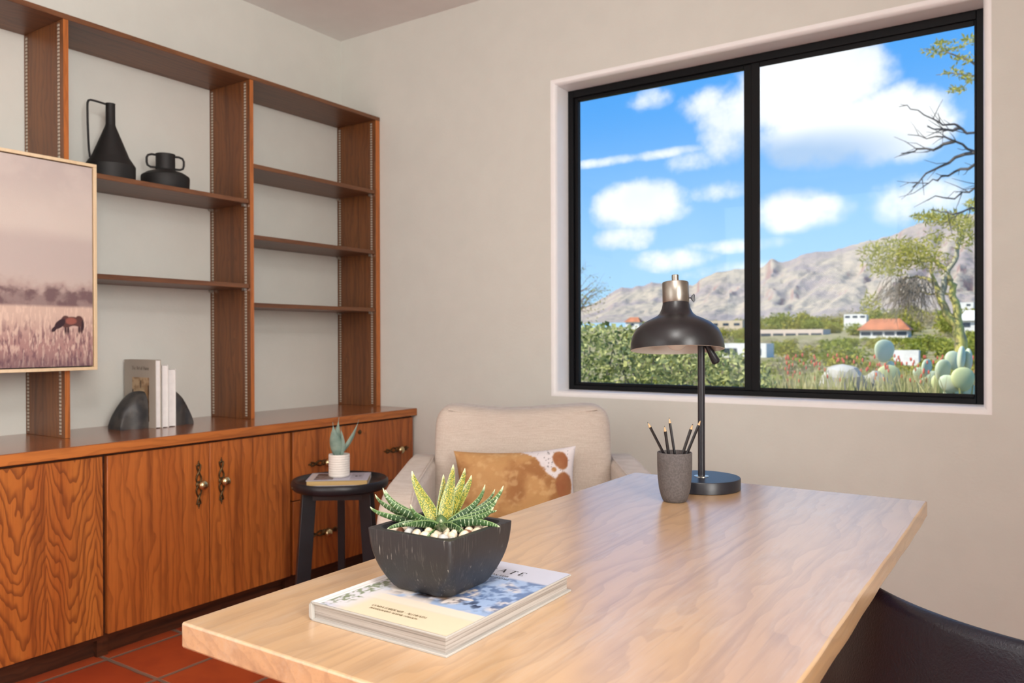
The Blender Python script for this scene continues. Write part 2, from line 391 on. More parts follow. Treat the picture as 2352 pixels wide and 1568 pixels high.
hide_m = vcol('cowhide', .75, .25, bs=.35)
cover_m = vcol('printed_cover', .42, .4)
leather = plain('black_leather', (.0045, .005, .013), .38, var=.25, vs=12, bs=.3, bscale=330, spec=.55)
paper = plain('page_edges', (.60, .55, .48), .8, var=.15)
def pages(name, col, dark, axis_z=900.0):
    m_, nt, p_ = mat0(name); tc = N(nt, 'ShaderNodeTexCoord'); mp = N(nt, 'ShaderNodeMapping'); mp.inputs['Scale'].default_value = (4, 4, axis_z); nt.links.new(tc.outputs['Object'], mp.inputs[0])
    n = N(nt, 'ShaderNodeTexNoise', inp={'Scale': 1.0, 'Detail': 3.0}); nt.links.new(mp.outputs[0], n.inputs['Vector'])
    nt.links.new(mixc(nt, smooth(nt, n.outputs[0], .42, .62), col, dark), p_.inputs['Base Color']); p_.inputs['Roughness'].default_value = .8
    bump(nt, p_, n.outputs[0], .4, .001); return m_
pages_m = pages('stacked_pages', (.40, .36, .325), (.235, .205, .18))
tan_pages_m = pages('tan_pages', (.62, .42, .18), (.50, .33, .13))
ink = plain('black_ink', (.02, .02, .025), .6)
gold_ink = plain('brown_ink', (.16, .10, .03), .6)
pot_m, _nt, _p = mat0('worn_black_wood')
def _pot():
    nt, p_ = _nt, _p
    tc = N(nt, 'ShaderNodeTexCoord')
    def mapn(scl, det=4.0, rot=(0, 0, 0)):
        mp = N(nt, 'ShaderNodeMapping'); mp.inputs['Scale'].default_value = scl; mp.inputs['Rotation'].default_value = rot; nt.links.new(tc.outputs['Object'], mp.inputs[0])
        n = N(nt, 'ShaderNodeTexNoise', inp={'Scale': 1.0, 'Detail': det, 'Roughness': .6}); nt.links.new(mp.outputs[0], n.inputs['Vector']); return n.outputs[0]
    vert = mapn((420, 420, 16)); big = mapn((28, 28, 28)); scr = mapn((330, 330, 20), 2.0, (.35, .45, .2))
    c = mixc(nt, mth(nt, 'MULTIPLY', smooth(nt, vert, .55, .75), smooth(nt, big, .42, .62)), (.016, .015, .017), (.085, .075, .068))
    c = mixc(nt, mth(nt, 'MULTIPLY', smooth(nt, scr, .66, .74), smooth(nt, big, .44, .55)), c, (.30, .28, .25))
    nt.links.new(c, p_.inputs['Base Color']); p_.inputs['Roughness'].default_value = .48
    bump(nt, p_, vert, .2, .001)
_pot()
def leaf_mat():
    m_, nt, p_ = mat0('zebra_succulent')
    uv = N(nt, 'ShaderNodeUVMap', uv_map='UVMap'); sep = N(nt, 'ShaderNodeSeparateXYZ'); nt.links.new(uv.outputs[0], sep.inputs[0])
    U, V = sep.outputs[0], sep.outputs[1]           # U 0-1 upper face, 1-2 underside; V base to tip
    tc = N(nt, 'ShaderNodeTexCoord'); nz = N(nt, 'ShaderNodeTexNoise', inp={'Scale': 260.0, 'Detail': 2.0}); nt.links.new(tc.outputs['Object'], nz.inputs['Vector'])
    n3 = N(nt, 'ShaderNodeTexNoise', inp={'Scale': 900.0, 'Detail': 1.0}); nt.links.new(tc.outputs['Object'], n3.inputs['Vector'])
    under = smooth(nt, U, .99, 1.01)
    band = mth(nt, 'FRACT', mth(nt, 'ADD', mth(nt, 'MULTIPLY', V, 17.0), mth(nt, 'MULTIPLY', nz.outputs[0], .5)))
    band = mth(nt, 'MULTIPLY', smooth(nt, band, .76, .86), smooth(nt, nz.outputs[0], .40, .50))
    ue = mth(nt, 'PINGPONG', U, .5)                   # 0 at the edges
    band = mth(nt, 'MULTIPLY', mth(nt, 'MULTIPLY', band, under), smooth(nt, ue, .03, .10))
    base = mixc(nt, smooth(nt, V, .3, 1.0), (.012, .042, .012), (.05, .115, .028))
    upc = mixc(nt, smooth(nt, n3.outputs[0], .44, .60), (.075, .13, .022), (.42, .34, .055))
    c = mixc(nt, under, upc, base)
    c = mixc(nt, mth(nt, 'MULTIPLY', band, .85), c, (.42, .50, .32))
    c = mixc(nt, mth(nt, 'MULTIPLY', smooth(nt, ue, .075, .02), .6), c, (.26, .38, .14))
    c = mixc(nt, smooth(nt, V, .88, 1.0), c, (.55, .60, .38))
    nt.links.new(c, p_.inputs['Base Color']); p_.inputs['Roughness'].default_value = .36
    p_.inputs['Subsurface Weight'].default_value = 0.0
    bump(nt, p_, mth(nt, 'ADD', band, mth(nt, 'MULTIPLY', n3.outputs[0], .3)), .4, .001)
    return m_
leaf_m = leaf_mat()
agave_m = plain('grey_green_leaf', (.25, .33, .27), .5, var=.35, vs=25, col2=(.16, .24, .20))
pot_white = plain('white_ribbed_ceramic', (.80, .76, .70), .5, var=.04)
cup_m = plain('grey_stone_cup', (.105, .090, .088), .75, var=.3, vs=300, bs=.3, bscale=700)
pencil_m = plain('black_lacquer_pencil', (.012, .010, .012), .3)
pencil_wood = plain('sharpened_wood', (.55, .36, .19), .6)
graphite = plain('graphite', (.03, .03, .03), .4)
stone_bk = plain('dark_carved_stone', (.030, .030, .034), .5, var=.5, vs=18, col2=(.075, .068, .062), bs=.25, bscale=80)
bulb_m = plain('frosted_bulb', (.75, .72, .68), .15, var=.02)

# ------------------------------------------------------------------ the room
XL, YW, ZC = -3.087, 3.0, 2.624
XR, YR = 1.75, -2.4
# window opening (clear, inside the rounded corners)
WX0, WX1, WZ0, WZ1 = -1.774, -0.163, 0.823, 2.158
RB = 0.024
def room():
    struct('floor', MB().box(XL-.15, XR+.15, YR-.15, YW+.2, -.12, 0), tile_m)
    struct('ceiling', MB().box(XL-.15, XR+.15, YR-.15, YW+.2, ZC, ZC+.12), ceil_m)
    struct('wall_left', MB().box(XL-.15, XL, YR-.15, YW+.2, 0, ZC), wall_m)
    struct('wall_right', MB().box(XR, XR+.15, YR-.15, YW+.2, 0, ZC), wall_m)
    struct('wall_rear', MB().box(XL, XR, YR-.15, YR, 0, ZC), wall_m)
    # window wall: flat face with a rounded (bullnose) opening
    b = MB(); y1 = YW+.2
    ox0, ox1, oz0, oz1 = WX0-RB, WX1+RB, WZ0-RB, WZ1+RB
    b.box(XL, ox0, YW, y1, 0, ZC); b.box(ox1, XR, YW, y1, 0, ZC)
    b.box(ox0, ox1, YW, y1, 0, oz0); b.box(ox0, ox1, YW, y1, oz1, ZC)
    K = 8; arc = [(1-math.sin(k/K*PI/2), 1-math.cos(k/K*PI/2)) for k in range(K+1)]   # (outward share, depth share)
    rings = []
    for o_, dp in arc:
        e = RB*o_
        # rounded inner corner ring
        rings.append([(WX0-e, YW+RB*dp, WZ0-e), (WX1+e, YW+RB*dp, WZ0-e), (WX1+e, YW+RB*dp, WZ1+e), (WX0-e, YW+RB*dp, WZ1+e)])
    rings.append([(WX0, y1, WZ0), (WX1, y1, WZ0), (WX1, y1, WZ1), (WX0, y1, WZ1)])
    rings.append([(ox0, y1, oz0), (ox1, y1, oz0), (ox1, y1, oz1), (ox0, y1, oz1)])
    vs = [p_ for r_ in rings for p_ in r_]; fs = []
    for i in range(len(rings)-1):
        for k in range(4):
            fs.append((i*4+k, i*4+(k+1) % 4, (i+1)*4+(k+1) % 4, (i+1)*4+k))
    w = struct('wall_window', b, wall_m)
    struct('trim_1', MB().add(vs, fs), plain('reveal_painted_daylight', (.90, .89, .89), .38, var=.02, vs=20, spec=.6), smooth_=50)  # reveal whitened in its colour to stand in for daylight on it
    # unseen slab added outside above the window, meant to clip the sun
    struct('sun_clip_slab', MB().box(-3.4, 1.6, YW+.2, 3.60, 2.66, 2.80), plain('sun_clip_stucco', (.5, .4, .3), .9))
room()

def window():
    w = bpy.data.objects.new('window_1', None); COL.objects.link(w); w.location = (-.966, 3.14, WZ0); w['kind'] = 'structure'
    L = w.location
    def P(name, b, m_, **k):
        b.v = [(v[0]-L.x, v[1]-L.y, v[2]-L.z) for v in b.v]; return obj(name, b, m_, w, **k)
    y0, y1 = 3.112, 3.175
    x0, x1, z0, z1 = WX0, WX1, WZ0, WZ1
    fw = .026
    b = MB()
    b.box(x0, x0+fw, y0, y1, z0, z1); b.box(x1-fw, x1, y0, y1, z0, z1); b.box(x0+fw, x1-fw, y0, y1, z1-fw-.006, z1); b.box(x0+fw, x1-fw, y0, y1, z0, z0+.020)
    P('window_frame', b, black_frame, bevel=.002)
    def sash(name, ax0, ax1, az0, az1, ya, yb, wl, wr, wt, wb):
        c = MB(); c.box(ax0, ax0+wl, ya, yb, az0, az1); c.box(ax1-wr, ax1, ya, yb, az0, az1); c.box(ax0+wl, ax1-wr, ya, yb, az1-wt, az1); c.box(ax0+wl, ax1-wr, ya, yb, az0, az0+wb)
        P(name, c, black_frame, bevel=.002)
        g = MB().box(ax0+wl-.004, ax1-wr+.004, (ya+yb)/2-.003, (ya+yb)/2+.003, az0+wb-.004, az1-wt+.004)
        P('pane', g, glass_m)
    sash('sash', x0+fw, -.950, z0+.020, z1-fw-.006, 3.125, 3.150, .018, .034, .014, .013)
    sash('sash', -.953, x1-fw, z0+.020, z1-fw-.006, 3.118, 3.1235, .034, .006, .020, .014)
window()

# ------------------------------------------------------------------ built-in storage
def rel(root, b):
    L = root.location; b.v = [(v[0]-L.x, v[1]-L.y, v[2]-L.z) for v in b.v]; return b
def part(root, name, b, m_, parent=None, **k): 
    return obj(name, rel(root, b), m_, parent or root, **k)
XF = -2.569                      # worktop front
XD = -2.585                      # door faces
def filigree(y, z, vertical):
    """pierced backplate: two twisting strands with a pointed leaf at each end"""
    b = MB(); L = .086
    for ph in (0, PI):
        pts = []
        for i in range(33):
            t = -1+2*i/32; s = math.sin(t*PI*1.5+ph)*.011*(1-.35*abs(t)); q = t*.070
            pts.append((XD+.003+.0015*math.cos(t*PI*1.5+ph), y+(s if vertical else q), z+(q if vertical else s)))
        b.tube(pts, .0037, 6)
    for sg in (-1, 1):
        for dd, rr in ((.072, .0058), (.079, .0042), (.086, .0022)):
            b.ball((XD+.003, y+(0 if vertical else sg*dd), z+(sg*dd if vertical else 0)), (.003, rr, rr), 10, 6)
        for s2 in (-1, 1):
            b.ball((XD+.003, y+(s2*.008 if vertical else sg*.070), z+(sg*.070 if vertical else s2*.008)), (.0028, .0036, .0036), 8, 6)
    b.ball((XD+.003, y, z), (.004, .013, .013), 14, 8)
    return b
def knob(y, z):
    b = MB(); prof = [(.006, 0), (.005, .006), (.0048, .012), (.008, .016), (.0125, .021), (.0138, .026), (.0125, .031), (.008, .0345), (.0035, .036)]
    c = MB().lathe(prof, seg=24)
    b.add([(XD+.003+v[2]*1.15, y+v[0]*1.3, z+v[1]*1.3) for v in c.v], c.f); return b
def pull(root, par, y, z, vertical):
    f = part(root, 'backplate', filigree(y, z, vertical), antique, par, smooth_=60)
    part(root, 'knob', knob(y, z), brass, par, smooth_=60)
def carcass(root, y0, y1):
    b = MB(); t = .018; xb, xf = XL+.003, XD-.020
    b.box(xb, xf, y0, y0+t, .0, .672); b.box(xb, xf, y1-t, y1, .0, .672); b.box(xb, xf, y0+t, y1-t, .056, .074); b.box(xb, xb+.012, y0+t, y1-t, .074, .672); b.box(xf-.08, xf, y0+t, y1-t, .655, .672)
    part(root, 'carcass', b, oak_kick)
    part(root, 'toe_kick', MB().box(-2.640, -2.626, y0+.001, y1-.001, 0, .0555), oak_kick)
def cabinets():
    ys = (.664, 1.4395, 2.2255, 2.9985)
    def doors(y0, y1, nm, label, mats, ysplit, pulls):
        r = thing('base_cabinet', (-2.85, (y0+y1)/2, 0), label, 'cabinet', group='base cabinets of the built-in')
        carcass(r, y0, y1)
        for (a, c), m_, py in zip(((y0+.0075, ysplit-.0015), (ysplit+.0015, y1-.0075)), mats, pulls):
            d = part(r, 'door', MB().box(XD-.0195, XD, a, c, .074, .666), m_, bevel=.0015)
            pull(r, d, py, .519, True)
            part(r, 'hinge', MB().box(XD-.024, XD-.0195, a+.02, a+.05, .56, .60), nickel, d)
    doors(ys[0], ys[1], '', 'oak base cabinet under the framed horse picture, with arched grain', (oak_arch, oak_arch), 1.050, (1.015, 1.072))
    doors(ys[1], ys[2], '', 'oak base cabinet with two doors and tall brass pulls, left of the black stool', (oak_door, oak_door), 1.8365, (1.789, 1.886))
    r = thing('drawer_cabinet', (-2.85, 2.612, 0), 'oak cabinet of two wide drawers behind the black tray stool', 'cabinet', group='base cabinets of the built-in')
    y0, y1 = ys[2], ys[3]; carcass(r, y0, y1)
    for z0, z1, zk in ((.381, .666, .521), (.074, .377, .220)):
        d = part(r, 'drawer', MB().box(XD-.0195, XD, y0+.0075, y1-.012, z0, z1), oak_door, bevel=.0015)
        for yk in (2.400, 2.866): pull(r, d, yk, zk, False)
        if z0 > .3:
            c = MB().lathe([(.0105, 0), (.0105, .003), (.008, .004)], seg=20); b = MB(); b.add([(XD+v[2], 2.619+v[0], .629+v[1]) for v in c.v], c.f)
            part(r, 'lock', b, antique, d, smooth_=40)
    w = obj('worktop', MB().box(-.259, .259, -1.1685, 1.1685, 0, .036), oak_top, bevel=.003, loc=(-2.828, 1.8305, .675))
    tag(w, 'long glossy oak worktop covering the row of base cabinets', 'worktop')
    e = obj('edge_band', MB().box(.2586, .2600, -1.167, 1.167, .002, .034), oak_y, w)
cabinets()

ZT = .711
XS = -2.811                      # shelf fronts
def bookcase():
    r = thing('bookcase', (-2.95, 1.83, ZT), 'open oak bookcase with uprights and adjustable shelves standing on the worktop', 'bookcase')
    xb = XL+.002
    part(r, 'top_board', MB().box(xb, XS+.003, .642, 2.9985, 2.1595, 2.1785), oak_shelf, bevel=.002)
    ups = ((.651, .669), (1.4255, 1.4435), (2.2005, 2.2195), (2.969, 2.998))
    for y0, y1 in ups:
        u = part(r, 'upright', MB().box(xb, XS, y0, y1, ZT, 2.1595), oak_up, bevel=.0012)
        part(r, 'front_edge', MB().box(XS-.0005, XS+.0012, y0+.0006, y1-.0006, ZT+.001, 2.159), oak_y2, u)
        for xa in (XS-.036, xb+.012):
            b = MB(); b.box(xa+.002, xa+.013, y0-.0022, y0, ZT+.012, 2.150)
            part(r, 'shelf_standard', b, slot_m, u)
    def shelf(y0, y1, zt, xf):
        s = part(r, 'shelf', MB().box(xb, xf, y0, y1, zt-.0185, zt), oak_shelf, bevel=.0015)
        for xa in (XS-.036, xb+.012):
            for yy, d in ((y1, -1), (y0, 1)):
                part(r, 'shelf_clip', MB().box(xa-.001, xa+.016, yy-.012 if d < 0 else yy, yy if d < 0 else yy+.012, zt-.0285, zt-.0188), nickel, s)
    for z in (1.648, 1.2885): shelf(1.4465, 2.1975, z, XS-.003)
    for z in (1.8045, 1.500, 1.2085): shelf(2.2225, 2.966, z, XS-.003)
def slotted():
    m_, nt, p_ = mat0('slotted_steel_strip')
    tc = N(nt, 'ShaderNodeTexCoord'); sep = N(nt, 'ShaderNodeSeparateXYZ'); nt.links.new(tc.outputs['Object'], sep.inputs[0])
    fz = mth(nt, 'FRACT', mth(nt, 'MULTIPLY', sep.outputs[2], 79.0)); slot = smooth(nt, mth(nt, 'ABSOLUTE', mth(nt, 'SUBTRACT', fz, .5)), .24, .16)
    px = mth(nt, 'ABSOLUTE', mth(nt, 'SUBTRACT', mth(nt, 'FRACT', mth(nt, 'MULTIPLY', mth(nt, 'SUBTRACT', sep.outputs[0], 0.0), 1.0)), .5))
    nt.links.new(mixc(nt, slot, (.50, .44, .36), (.16, .10, .065)), p_.inputs['Base Color']); p_.inputs['Roughness'].default_value = .45; p_.inputs['Metallic'].default_value = .15
    return m_
slot_m = slotted()
oak_y2 = wood('stained_oak_front_edge', (.40, .12, .025), (.18, .05, .012), (.50, .16, .035), 'z', .34, contrast=.7)
bookcase()

# ------------------------------------------------------------------ framed picture
def picture():
    y0, y1, z0, z1 = .560, 1.5195, .946, 1.668
    r = thing('framed_picture', (-2.808, (y0+y1)/2, z0), 'framed print of a horse grazing in misty pink grassland, hung on the bookcase', 'picture')
    x0, x1 = -2.8085, -2.772; t = .011
    b = MB(); b.box(x0, x1, y0, y1, z0, z0+t); b.box(x0, x1, y0, y1, z1-t, z1); b.box(x0, x1, y0, y0+t, z0+t, z1-t); b.box(x0, x1, y1-t, y1, z0+t, z1-t)
    part(r, 'frame', b, maple, bevel=.001)
    part(r, 'backing', MB().box(x0+.001, x0+.006, y0+t, y1-t, z0+t, z1-t), matte_black)
    nu, nv = 420, 330
    ya, yb, za, zb = y0+t+.004, y1-t-.004, z0+t+.004, z1-t-.004
    U, V = np.meshgrid(np.linspace(0, 1, nu+1), np.linspace(0, 1, nv+1))
    Yw = ya+(yb-ya)*U; Zw = za+(zb-za)*V
    n1 = fbm(Yw*9, Zw*9, 5, 3); n2 = fbm(Yw*30, Zw*30, 4, 9); n3 = fbm(Yw*160, Zw*45, 3, 5); n4 = fbm(Yw*5+20, Zw*14, 4, 31)
    c = lerp(lin((188, 176, 172)), lin((204, 192, 184)), sst(V, .98, .70))
    c = lerp(c, lin((205, 193, 186)), sst(n1, .4, .6)*.5)
    hill = 1-sst(V+.05*(U-.8)+.03*(n4-.5), .60, .68)
    c = lerp(c, lin((184, 170, 166)), hill*.75)
    c = lerp(c, lin((196, 180, 172)), (1-sst(V, .36, .52))*.7)
    tl = .375+.035*(n2-.5)+.03*(fbm(Yw*18, Zw*0+3, 3, 4)-.5)
    c = lerp(c, lin((172, 150, 144)), (1-sst(V-(n2-.5)*.06, tl+.005, tl+.055))*.75)
    c = lerp(c, lin((118, 96, 98)), (1-sst(V-(n2-.5)*.05, tl-.02, tl+.012))*(.55+.45*sst(n2, .35, .65)))
    g = sst(V, .305, .285)
    grass = lerp(lin((205, 178, 164)), lin((168, 132, 128)), sst(V, .26, .10)[...])
    grass = lerp(grass, lin((122, 92, 98)), sst(n3, .48, .68)*sst(V, .27, .12)*.85)
    grass = lerp(grass, lin((226, 200, 184)), sst(fbm(Yw*220, Zw*40, 3, 77), .52, .70)*.6)
    grass = lerp(grass, lin((96, 76, 86)), (1-sst(V+.04*(n1-.5), .0, .10))*.55)
    c = lerp(c, grass, g)
    # the horse, head down to the left
    hy, hz = Yw, Zw
    def ell(cy, cz, ry, rz, rot=0):
        dy, dz = hy-cy, hz-cz; q = math.cos(rot); s_ = math.sin(rot); a_ = dy*q+dz*s_; b_ = -dy*s_+dz*q
        return (a_/ry)**2+(b_/rz)**2
    body = np.minimum(ell(1.433, 1.113, .033, .0185), ell(1.457, 1.115, .016, .020)); body = np.minimum(body, ell(1.412, 1.114, .017, .021))
    neck = np.minimum(ell(1.393, 1.106, .023, .012, .75), ell(1.374, 1.088, .012, .0065, .9))
    legs = np.minimum(np.minimum(ell(1.458, 1.085, .0045, .022), ell(1.466, 1.088, .0040, .022)), np.minimum(ell(1.412, 1.085, .0040, .02), ell(1.420, 1.083, .0038, .02)))
    tail = ell(1.470, 1.102, .0045, .020)
    fade = sst(Zw, 1.066, 1.082)
    c = lerp(c, lin((72, 52, 56)), (1-sst(legs, .6, 1.3))*fade)
    c = lerp(c, lin((92, 64, 62)), (1-sst(body, .75, 1.15)))
    c = lerp(c, lin((150, 92, 82)), (1-sst(ell(1.430, 1.116, .021, .013), .4, 1.2)))
    c = lerp(c, lin((62, 46, 52)), (1-sst(neck, .7, 1.2)))
    c = lerp(c, lin((58, 44, 50)), (1-sst(tail, .6, 1.2)))
    c = lerp(c, lin((206, 178, 168)), (1-sst(ell(1.440, 1.096, .014, .004), .5, 1.3))*.8)
    b = MB()
    vs = [(x1-.004, yy, zz) for yy, zz in zip(Yw.ravel(), Zw.ravel())]; w = nu+1
    b.add(vs, [(j*w+i, j*w+i+1, (j+1)*w+i+1, (j+1)*w+i) for j in range(nv) for i in range(nu)])
    ring = [i for i in range(nu+1)] + [j*w+nu for j in range(1, nv+1)] + [nv*w+i for i in range(nu-1, -1, -1)] + [j*w for j in range(nv-1, 0, -1)]
    # wrapped canvas sides
    off = len(b.v); b.v += [(x0+.007, vs[i][1], vs[i][2]) for i in ring]
    b.f += [(ring[(k+1) % len(ring)], ring[k], off+k, off+(k+1) % len(ring)) for k in range(len(ring))]
    cc = c.reshape(-1, 3); b.col = np.concatenate([cc, cc[ring]*1.0])
    part(r, 'canvas', b, canvas_m)
picture()

# ------------------------------------------------------------------ things on the shelves
def shelf_things():
    z = 1.648
    r = thing('pitcher', (-2.945, 1.668, z), 'tall matte black pitcher with a long thin handle, on the upper shelf', 'pitcher')
    prof = [(0, 0), (.070, 0), (.0835, .003), (.0865, .010), (.0868, .062), (.0845, .066), (.0665, .094), (.0645, .098), (.0190, .2125), (.0170, .2205), (.0168, .2965), (.0178, .299), (.0145, .299), (.0135, .222), (.012, .20)]
    obj('body', MB().lathe(prof, seg=56, cap0=False), matte_black, r, smooth_=20)
    hd = Vector((-.50, -.86, 0)).normalized()
    pts = [(hd.x*s_, hd.y*s_, zz) for s_, zz in ((.014, .2955), (.030, .299), (.050, .3035), (.066, .3055), (.0735, .3025), (.0765, .294), (.0770, .276), (.0763, .22), (.0745, .16), (.0725, .118), (.0690, .090))]
    obj('handle', MB().tube(pts, .0040, 10), matte_black, r, smooth_=60)
    r = thing('vase', (-2.945, 1.895, z), 'squat black vase with two ear handles beside the tall pitcher', 'vase')
    prof = [(0, 0), (.076, 0), (.087, .003), (.0905, .010), (.0915, .054), (.0895, .061), (.070, .074), (.040, .084), (.0365, .088), (.0365, .146), (.0375, .150), (.032, .150), (.031, .09)]
    obj('body', MB().lathe(prof, seg=48, cap0=False), matte_black, r, smooth_=40)
    for sg, nm in ((-1, ''), (1, '')):
        d = Vector((.36*sg, .93*sg, 0)).normalized(); pts = []
        for q, zz in ((.033, .144), (.052, .145), (.065, .140), (.070, .130), (.070, .112), (.067, .100), (.056, .094), (.036, .094)):
            pts.append((d.x*q, d.y*q, zz))
        obj('handle', MB().tube(pts, .0045, 10), matte_black, r, smooth_=60)
    # books between stone bookends
    def book(y0, y1, x0, x1, h, label, coverm, art=False):
        r = thing('book', ((x0+x1)/2, (y0+y1)/2, ZT), label, 'book', group='white books between the bookends')
        t = .0022
        c = MB(); c.box(x0, x1, y0, y0+t, ZT, ZT+h); c.box(x0, x1, y1-t, y1, ZT, ZT+h); c.box(x0, x0+t, y0+t, y1-t, ZT, ZT+h)
        part(r, 'cover', c, coverm, bevel=.0006)
        part(r, 'page_block', MB().box(x0+t, x1-.004, y0+t, y1-t, ZT+.003, ZT+h-.003), white_paint)
        return r
    cov1 = plain('greige_cover', (.42, .37, .31), .55, var=.04); cov2 = plain('white_cover', (.72, .70, .68), .5, var=.05)
    r = book(1.774, 1.7975, -3.040, -2.828, .263, 'tallest upright book, greige cover with a small photo on its front', cov1)
    # front picture of the tallest book
    xa, xb, za, zb = -2.985, -2.870, .735, .905; nu, nv = 40, 60
    U, V = np.meshgrid(np.linspace(0, 1, nu+1), np.linspace(0, 1, nv+1))
    n = fbm(U*6, V*9, 4, 3)
    c = lerp(lin((188, 160, 126)), lin((146, 112, 78)), sst(n, .35, .65))
    c = lerp(c, lin((210, 186, 150)), np.exp(-((U-.5)/.25)**2-((V-.6)/.18)**2)*.8)
    c = lerp(c, lin((60, 40, 30)), np.maximum(sst(.07-np.abs(U-.03), 0, .04)*sst(.75-V, 0, .05), sst(.05-np.abs(U-.95), 0, .04)*sst(.85-V, 0, .05)))
    c = lerp(c, lin((58, 42, 32)), sst(.035-np.abs(U-.5), 0, .02)*sst(V, .74, .78)*sst(.95-V, 0, .03))
    c = lerp(c, lin((66, 46, 34)), (1-sst(V, .0, .22))*.7); c = lerp(c, lin((80, 84, 54)), np.exp(-((U-.62)/.12)**2-((V-.3)/.1)**2)*.7)
    b = MB().grid(lambda u, v: (xa+(xb-xa)*u, 1.7735, za+(zb-za)*v), nu, nv); b.col = c.reshape(-1, 3)
    part(r, 'cover_photo', b, cover_m)
    t = text_mesh('The Art of Home', .0145, 1.0); 
    wv = max(v[0] for v in t.v); bb = MB(); bb.add([(-2.928-wv/2+v[0], 1.7732, .934+v[1]) for v in t.v], t.f)
    part(r, 'lettering', bb, plain('grey_ink', (.16, .13, .11), .6))
    book(1.8015, 1.8265, -3.02, -2.826, .2425, 'middle white book of the three upright books, off-white spine and pages', cov2)
    book(1.8305, 1.8625, -3.02, -2.832, .225, 'shortest white book, touching the smooth bookend at the window end', cov2)
    def bookend(yf, ye, sg, xc, wx, h, label):
        # flat inner face at yf, curving down to the outer toe at ye
        r = thing('bookend', (xc, (yf+ye)/2, ZT), label, 'bookend', group='stone bookends')
        def P(u, v):
            y_ = yf+(ye-yf)*u
            top = h*max(0.0, 1-(u*.985)**2.1)**.62+.004
            a_ = (v-.5)*2*PI*.5
            x_ = math.sin(a_)*wx*(1-.25*u)+.004*math.sin(9*u+5*v); z_ = top*max(0, math.cos(a_))**.38+.003*math.sin(7*u+11*v)*math.cos(a_)
            return (xc+x_, y_, ZT+max(0, z_))
        b = MB().grid(P, 24, 24)
        n = len(b.v); b.f.append(tuple(j*25 for j in range(25))); b.f.append(tuple(j*25+24 for j in range(24, -1, -1))); 
        b.f.append(tuple([i for i in range(25)][::-1]+[24*25+i for i in range(25)]))
        part(r, 'stone', b, stone_bk, smooth_=40, weld=True)
        return r
    bookend(1.7725, 1.664, -1, -2.925, .056, .138, 'rough dark stone bookend leaning on the front cover of the tallest book')
    bookend(1.8645, 1.965, 1, -2.915, .058, .145, 'smooth slate bookend at the window end of the book row')

# ---- small stroke alphabet for printed words (serif capitals), unit cap height
GL = {
 'A': (.78, [(.0, 0, .36, 1, .5), (.36, 1, .74, 0, 1.5), (.14, .36, .58, .36, .5)]), 'C': (.72, 'c'), 'D': (.78, [(.1, 0, .1, 1, 1.4), 'd']),
 'E': (.62, [(.1, 0, .1, 1, 1.4), (.1, 1, .54, 1, .5), (.1, .52, .44, .52, .5), (.1, 0, .56, 0, .5), (.54, 1, .54, .84, .6), (.56, 0, .56, .18, .6)]),
 'F': (.58, [(.1, 0, .1, 1, 1.4), (.1, 1, .52, 1, .5), (.1, .5, .42, .5, .5), (.52, 1, .52, .84, .6)]), 'G': (.76, ['c', (.64, .1, .64, .45, 1.2), (.48, .45, .70, .45, .5)]),
 'H': (.82, [(.1, 0, .1, 1, 1.4), (.7, 0, .7, 1, 1.4), (.1, .52, .7, .52, .5)]), 'I': (.28, [(.12, 0, .12, 1, 1.4), (.02, 0, .22, 0, .5), (.02, 1, .22, 1, .5)]),
 'L': (.6, [(.1, 0, .1, 1, 1.4), (.1, 0, .54, 0, .5), (.54, 0, .54, .18, .6)]), 'M': (.95, [(.1, 0, .12, 1, .6), (.12, 1, .46, .1, 1.4), (.46, .1, .80, 1, .6), (.80, 1, .84, 0, 1.4)]),
 'N': (.82, [(.1, 0, .1, 1, .6), (.1, 1, .7, 0, 1.4), (.7, 0, .7, 1, .6)]), 'O': (.82, ['o']), 'P': (.62, [(.1, 0, .1, 1, 1.4), 'p']), 'R': (.72, [(.1, 0, .1, 1, 1.4), 'p', (.34, .48, .66, 0, 1.3)]),
 'S': (.56, ['s']), 'T': (.70, [(.33, 0, .33, 1, 1.4), (.02, 1, .64, 1, .5), (.02, 1, .02, .84, .6), (.64, 1, .64, .84, .6), (.22, 0, .44, 0, .5)]),
 'U': (.8, [(.1, .3, .1, 1, 1.4), (.68, .3, .68, 1, .6), 'u']), 'V': (.76, [(.0, 1, .36, 0, 1.4), (.36, 0, .72, 1, .5)]), 'W': (1.05, [(.0, 1, .26, 0, 1.3), (.26, 0, .5, .9, .5), (.5, .9, .74, 0, 1.3), (.74, 0, 1.0, 1, .5)]),
 'Y': (.74, [(.0, 1, .34, .48, 1.3), (.34, .48, .68, 1, .5), (.34, 0, .34, .48, 1.4)]), '+': (.5, [(.05, .4, .4, .4, .6), (.22, .2, .22, .6, .6)]), ' ': (.38, []),
 'h': (.56, [(.08, 0, .08, 1, 1.1), (.42, 0, .42, .5, 1.1), (.08, .56, .42, .5, .7)]), 'e': (.5, ['e']), 'r': (.4, [(.08, 0, .08, .6, 1.1), (.08, .45, .32, .6, .7)]), 't': (.36, [(.14, 0, .14, .85, 1.1), (.0, .6, .3, .6, .6)]),
 'o': (.54, ['oo']), 'f': (.36, [(.12, 0, .12, .9, 1.1), (.12, .9, .32, .98, .7), (.0, .6, .28, .6, .6)]), 'm': (.84, [(.08, 0, .08, .6, 1.1), (.38, 0, .38, .55, 1.1), (.70, 0, .70, .55, 1.1), (.08, .58, .38, .56, .7), (.38, .58, .70, .56, .7)]),
}
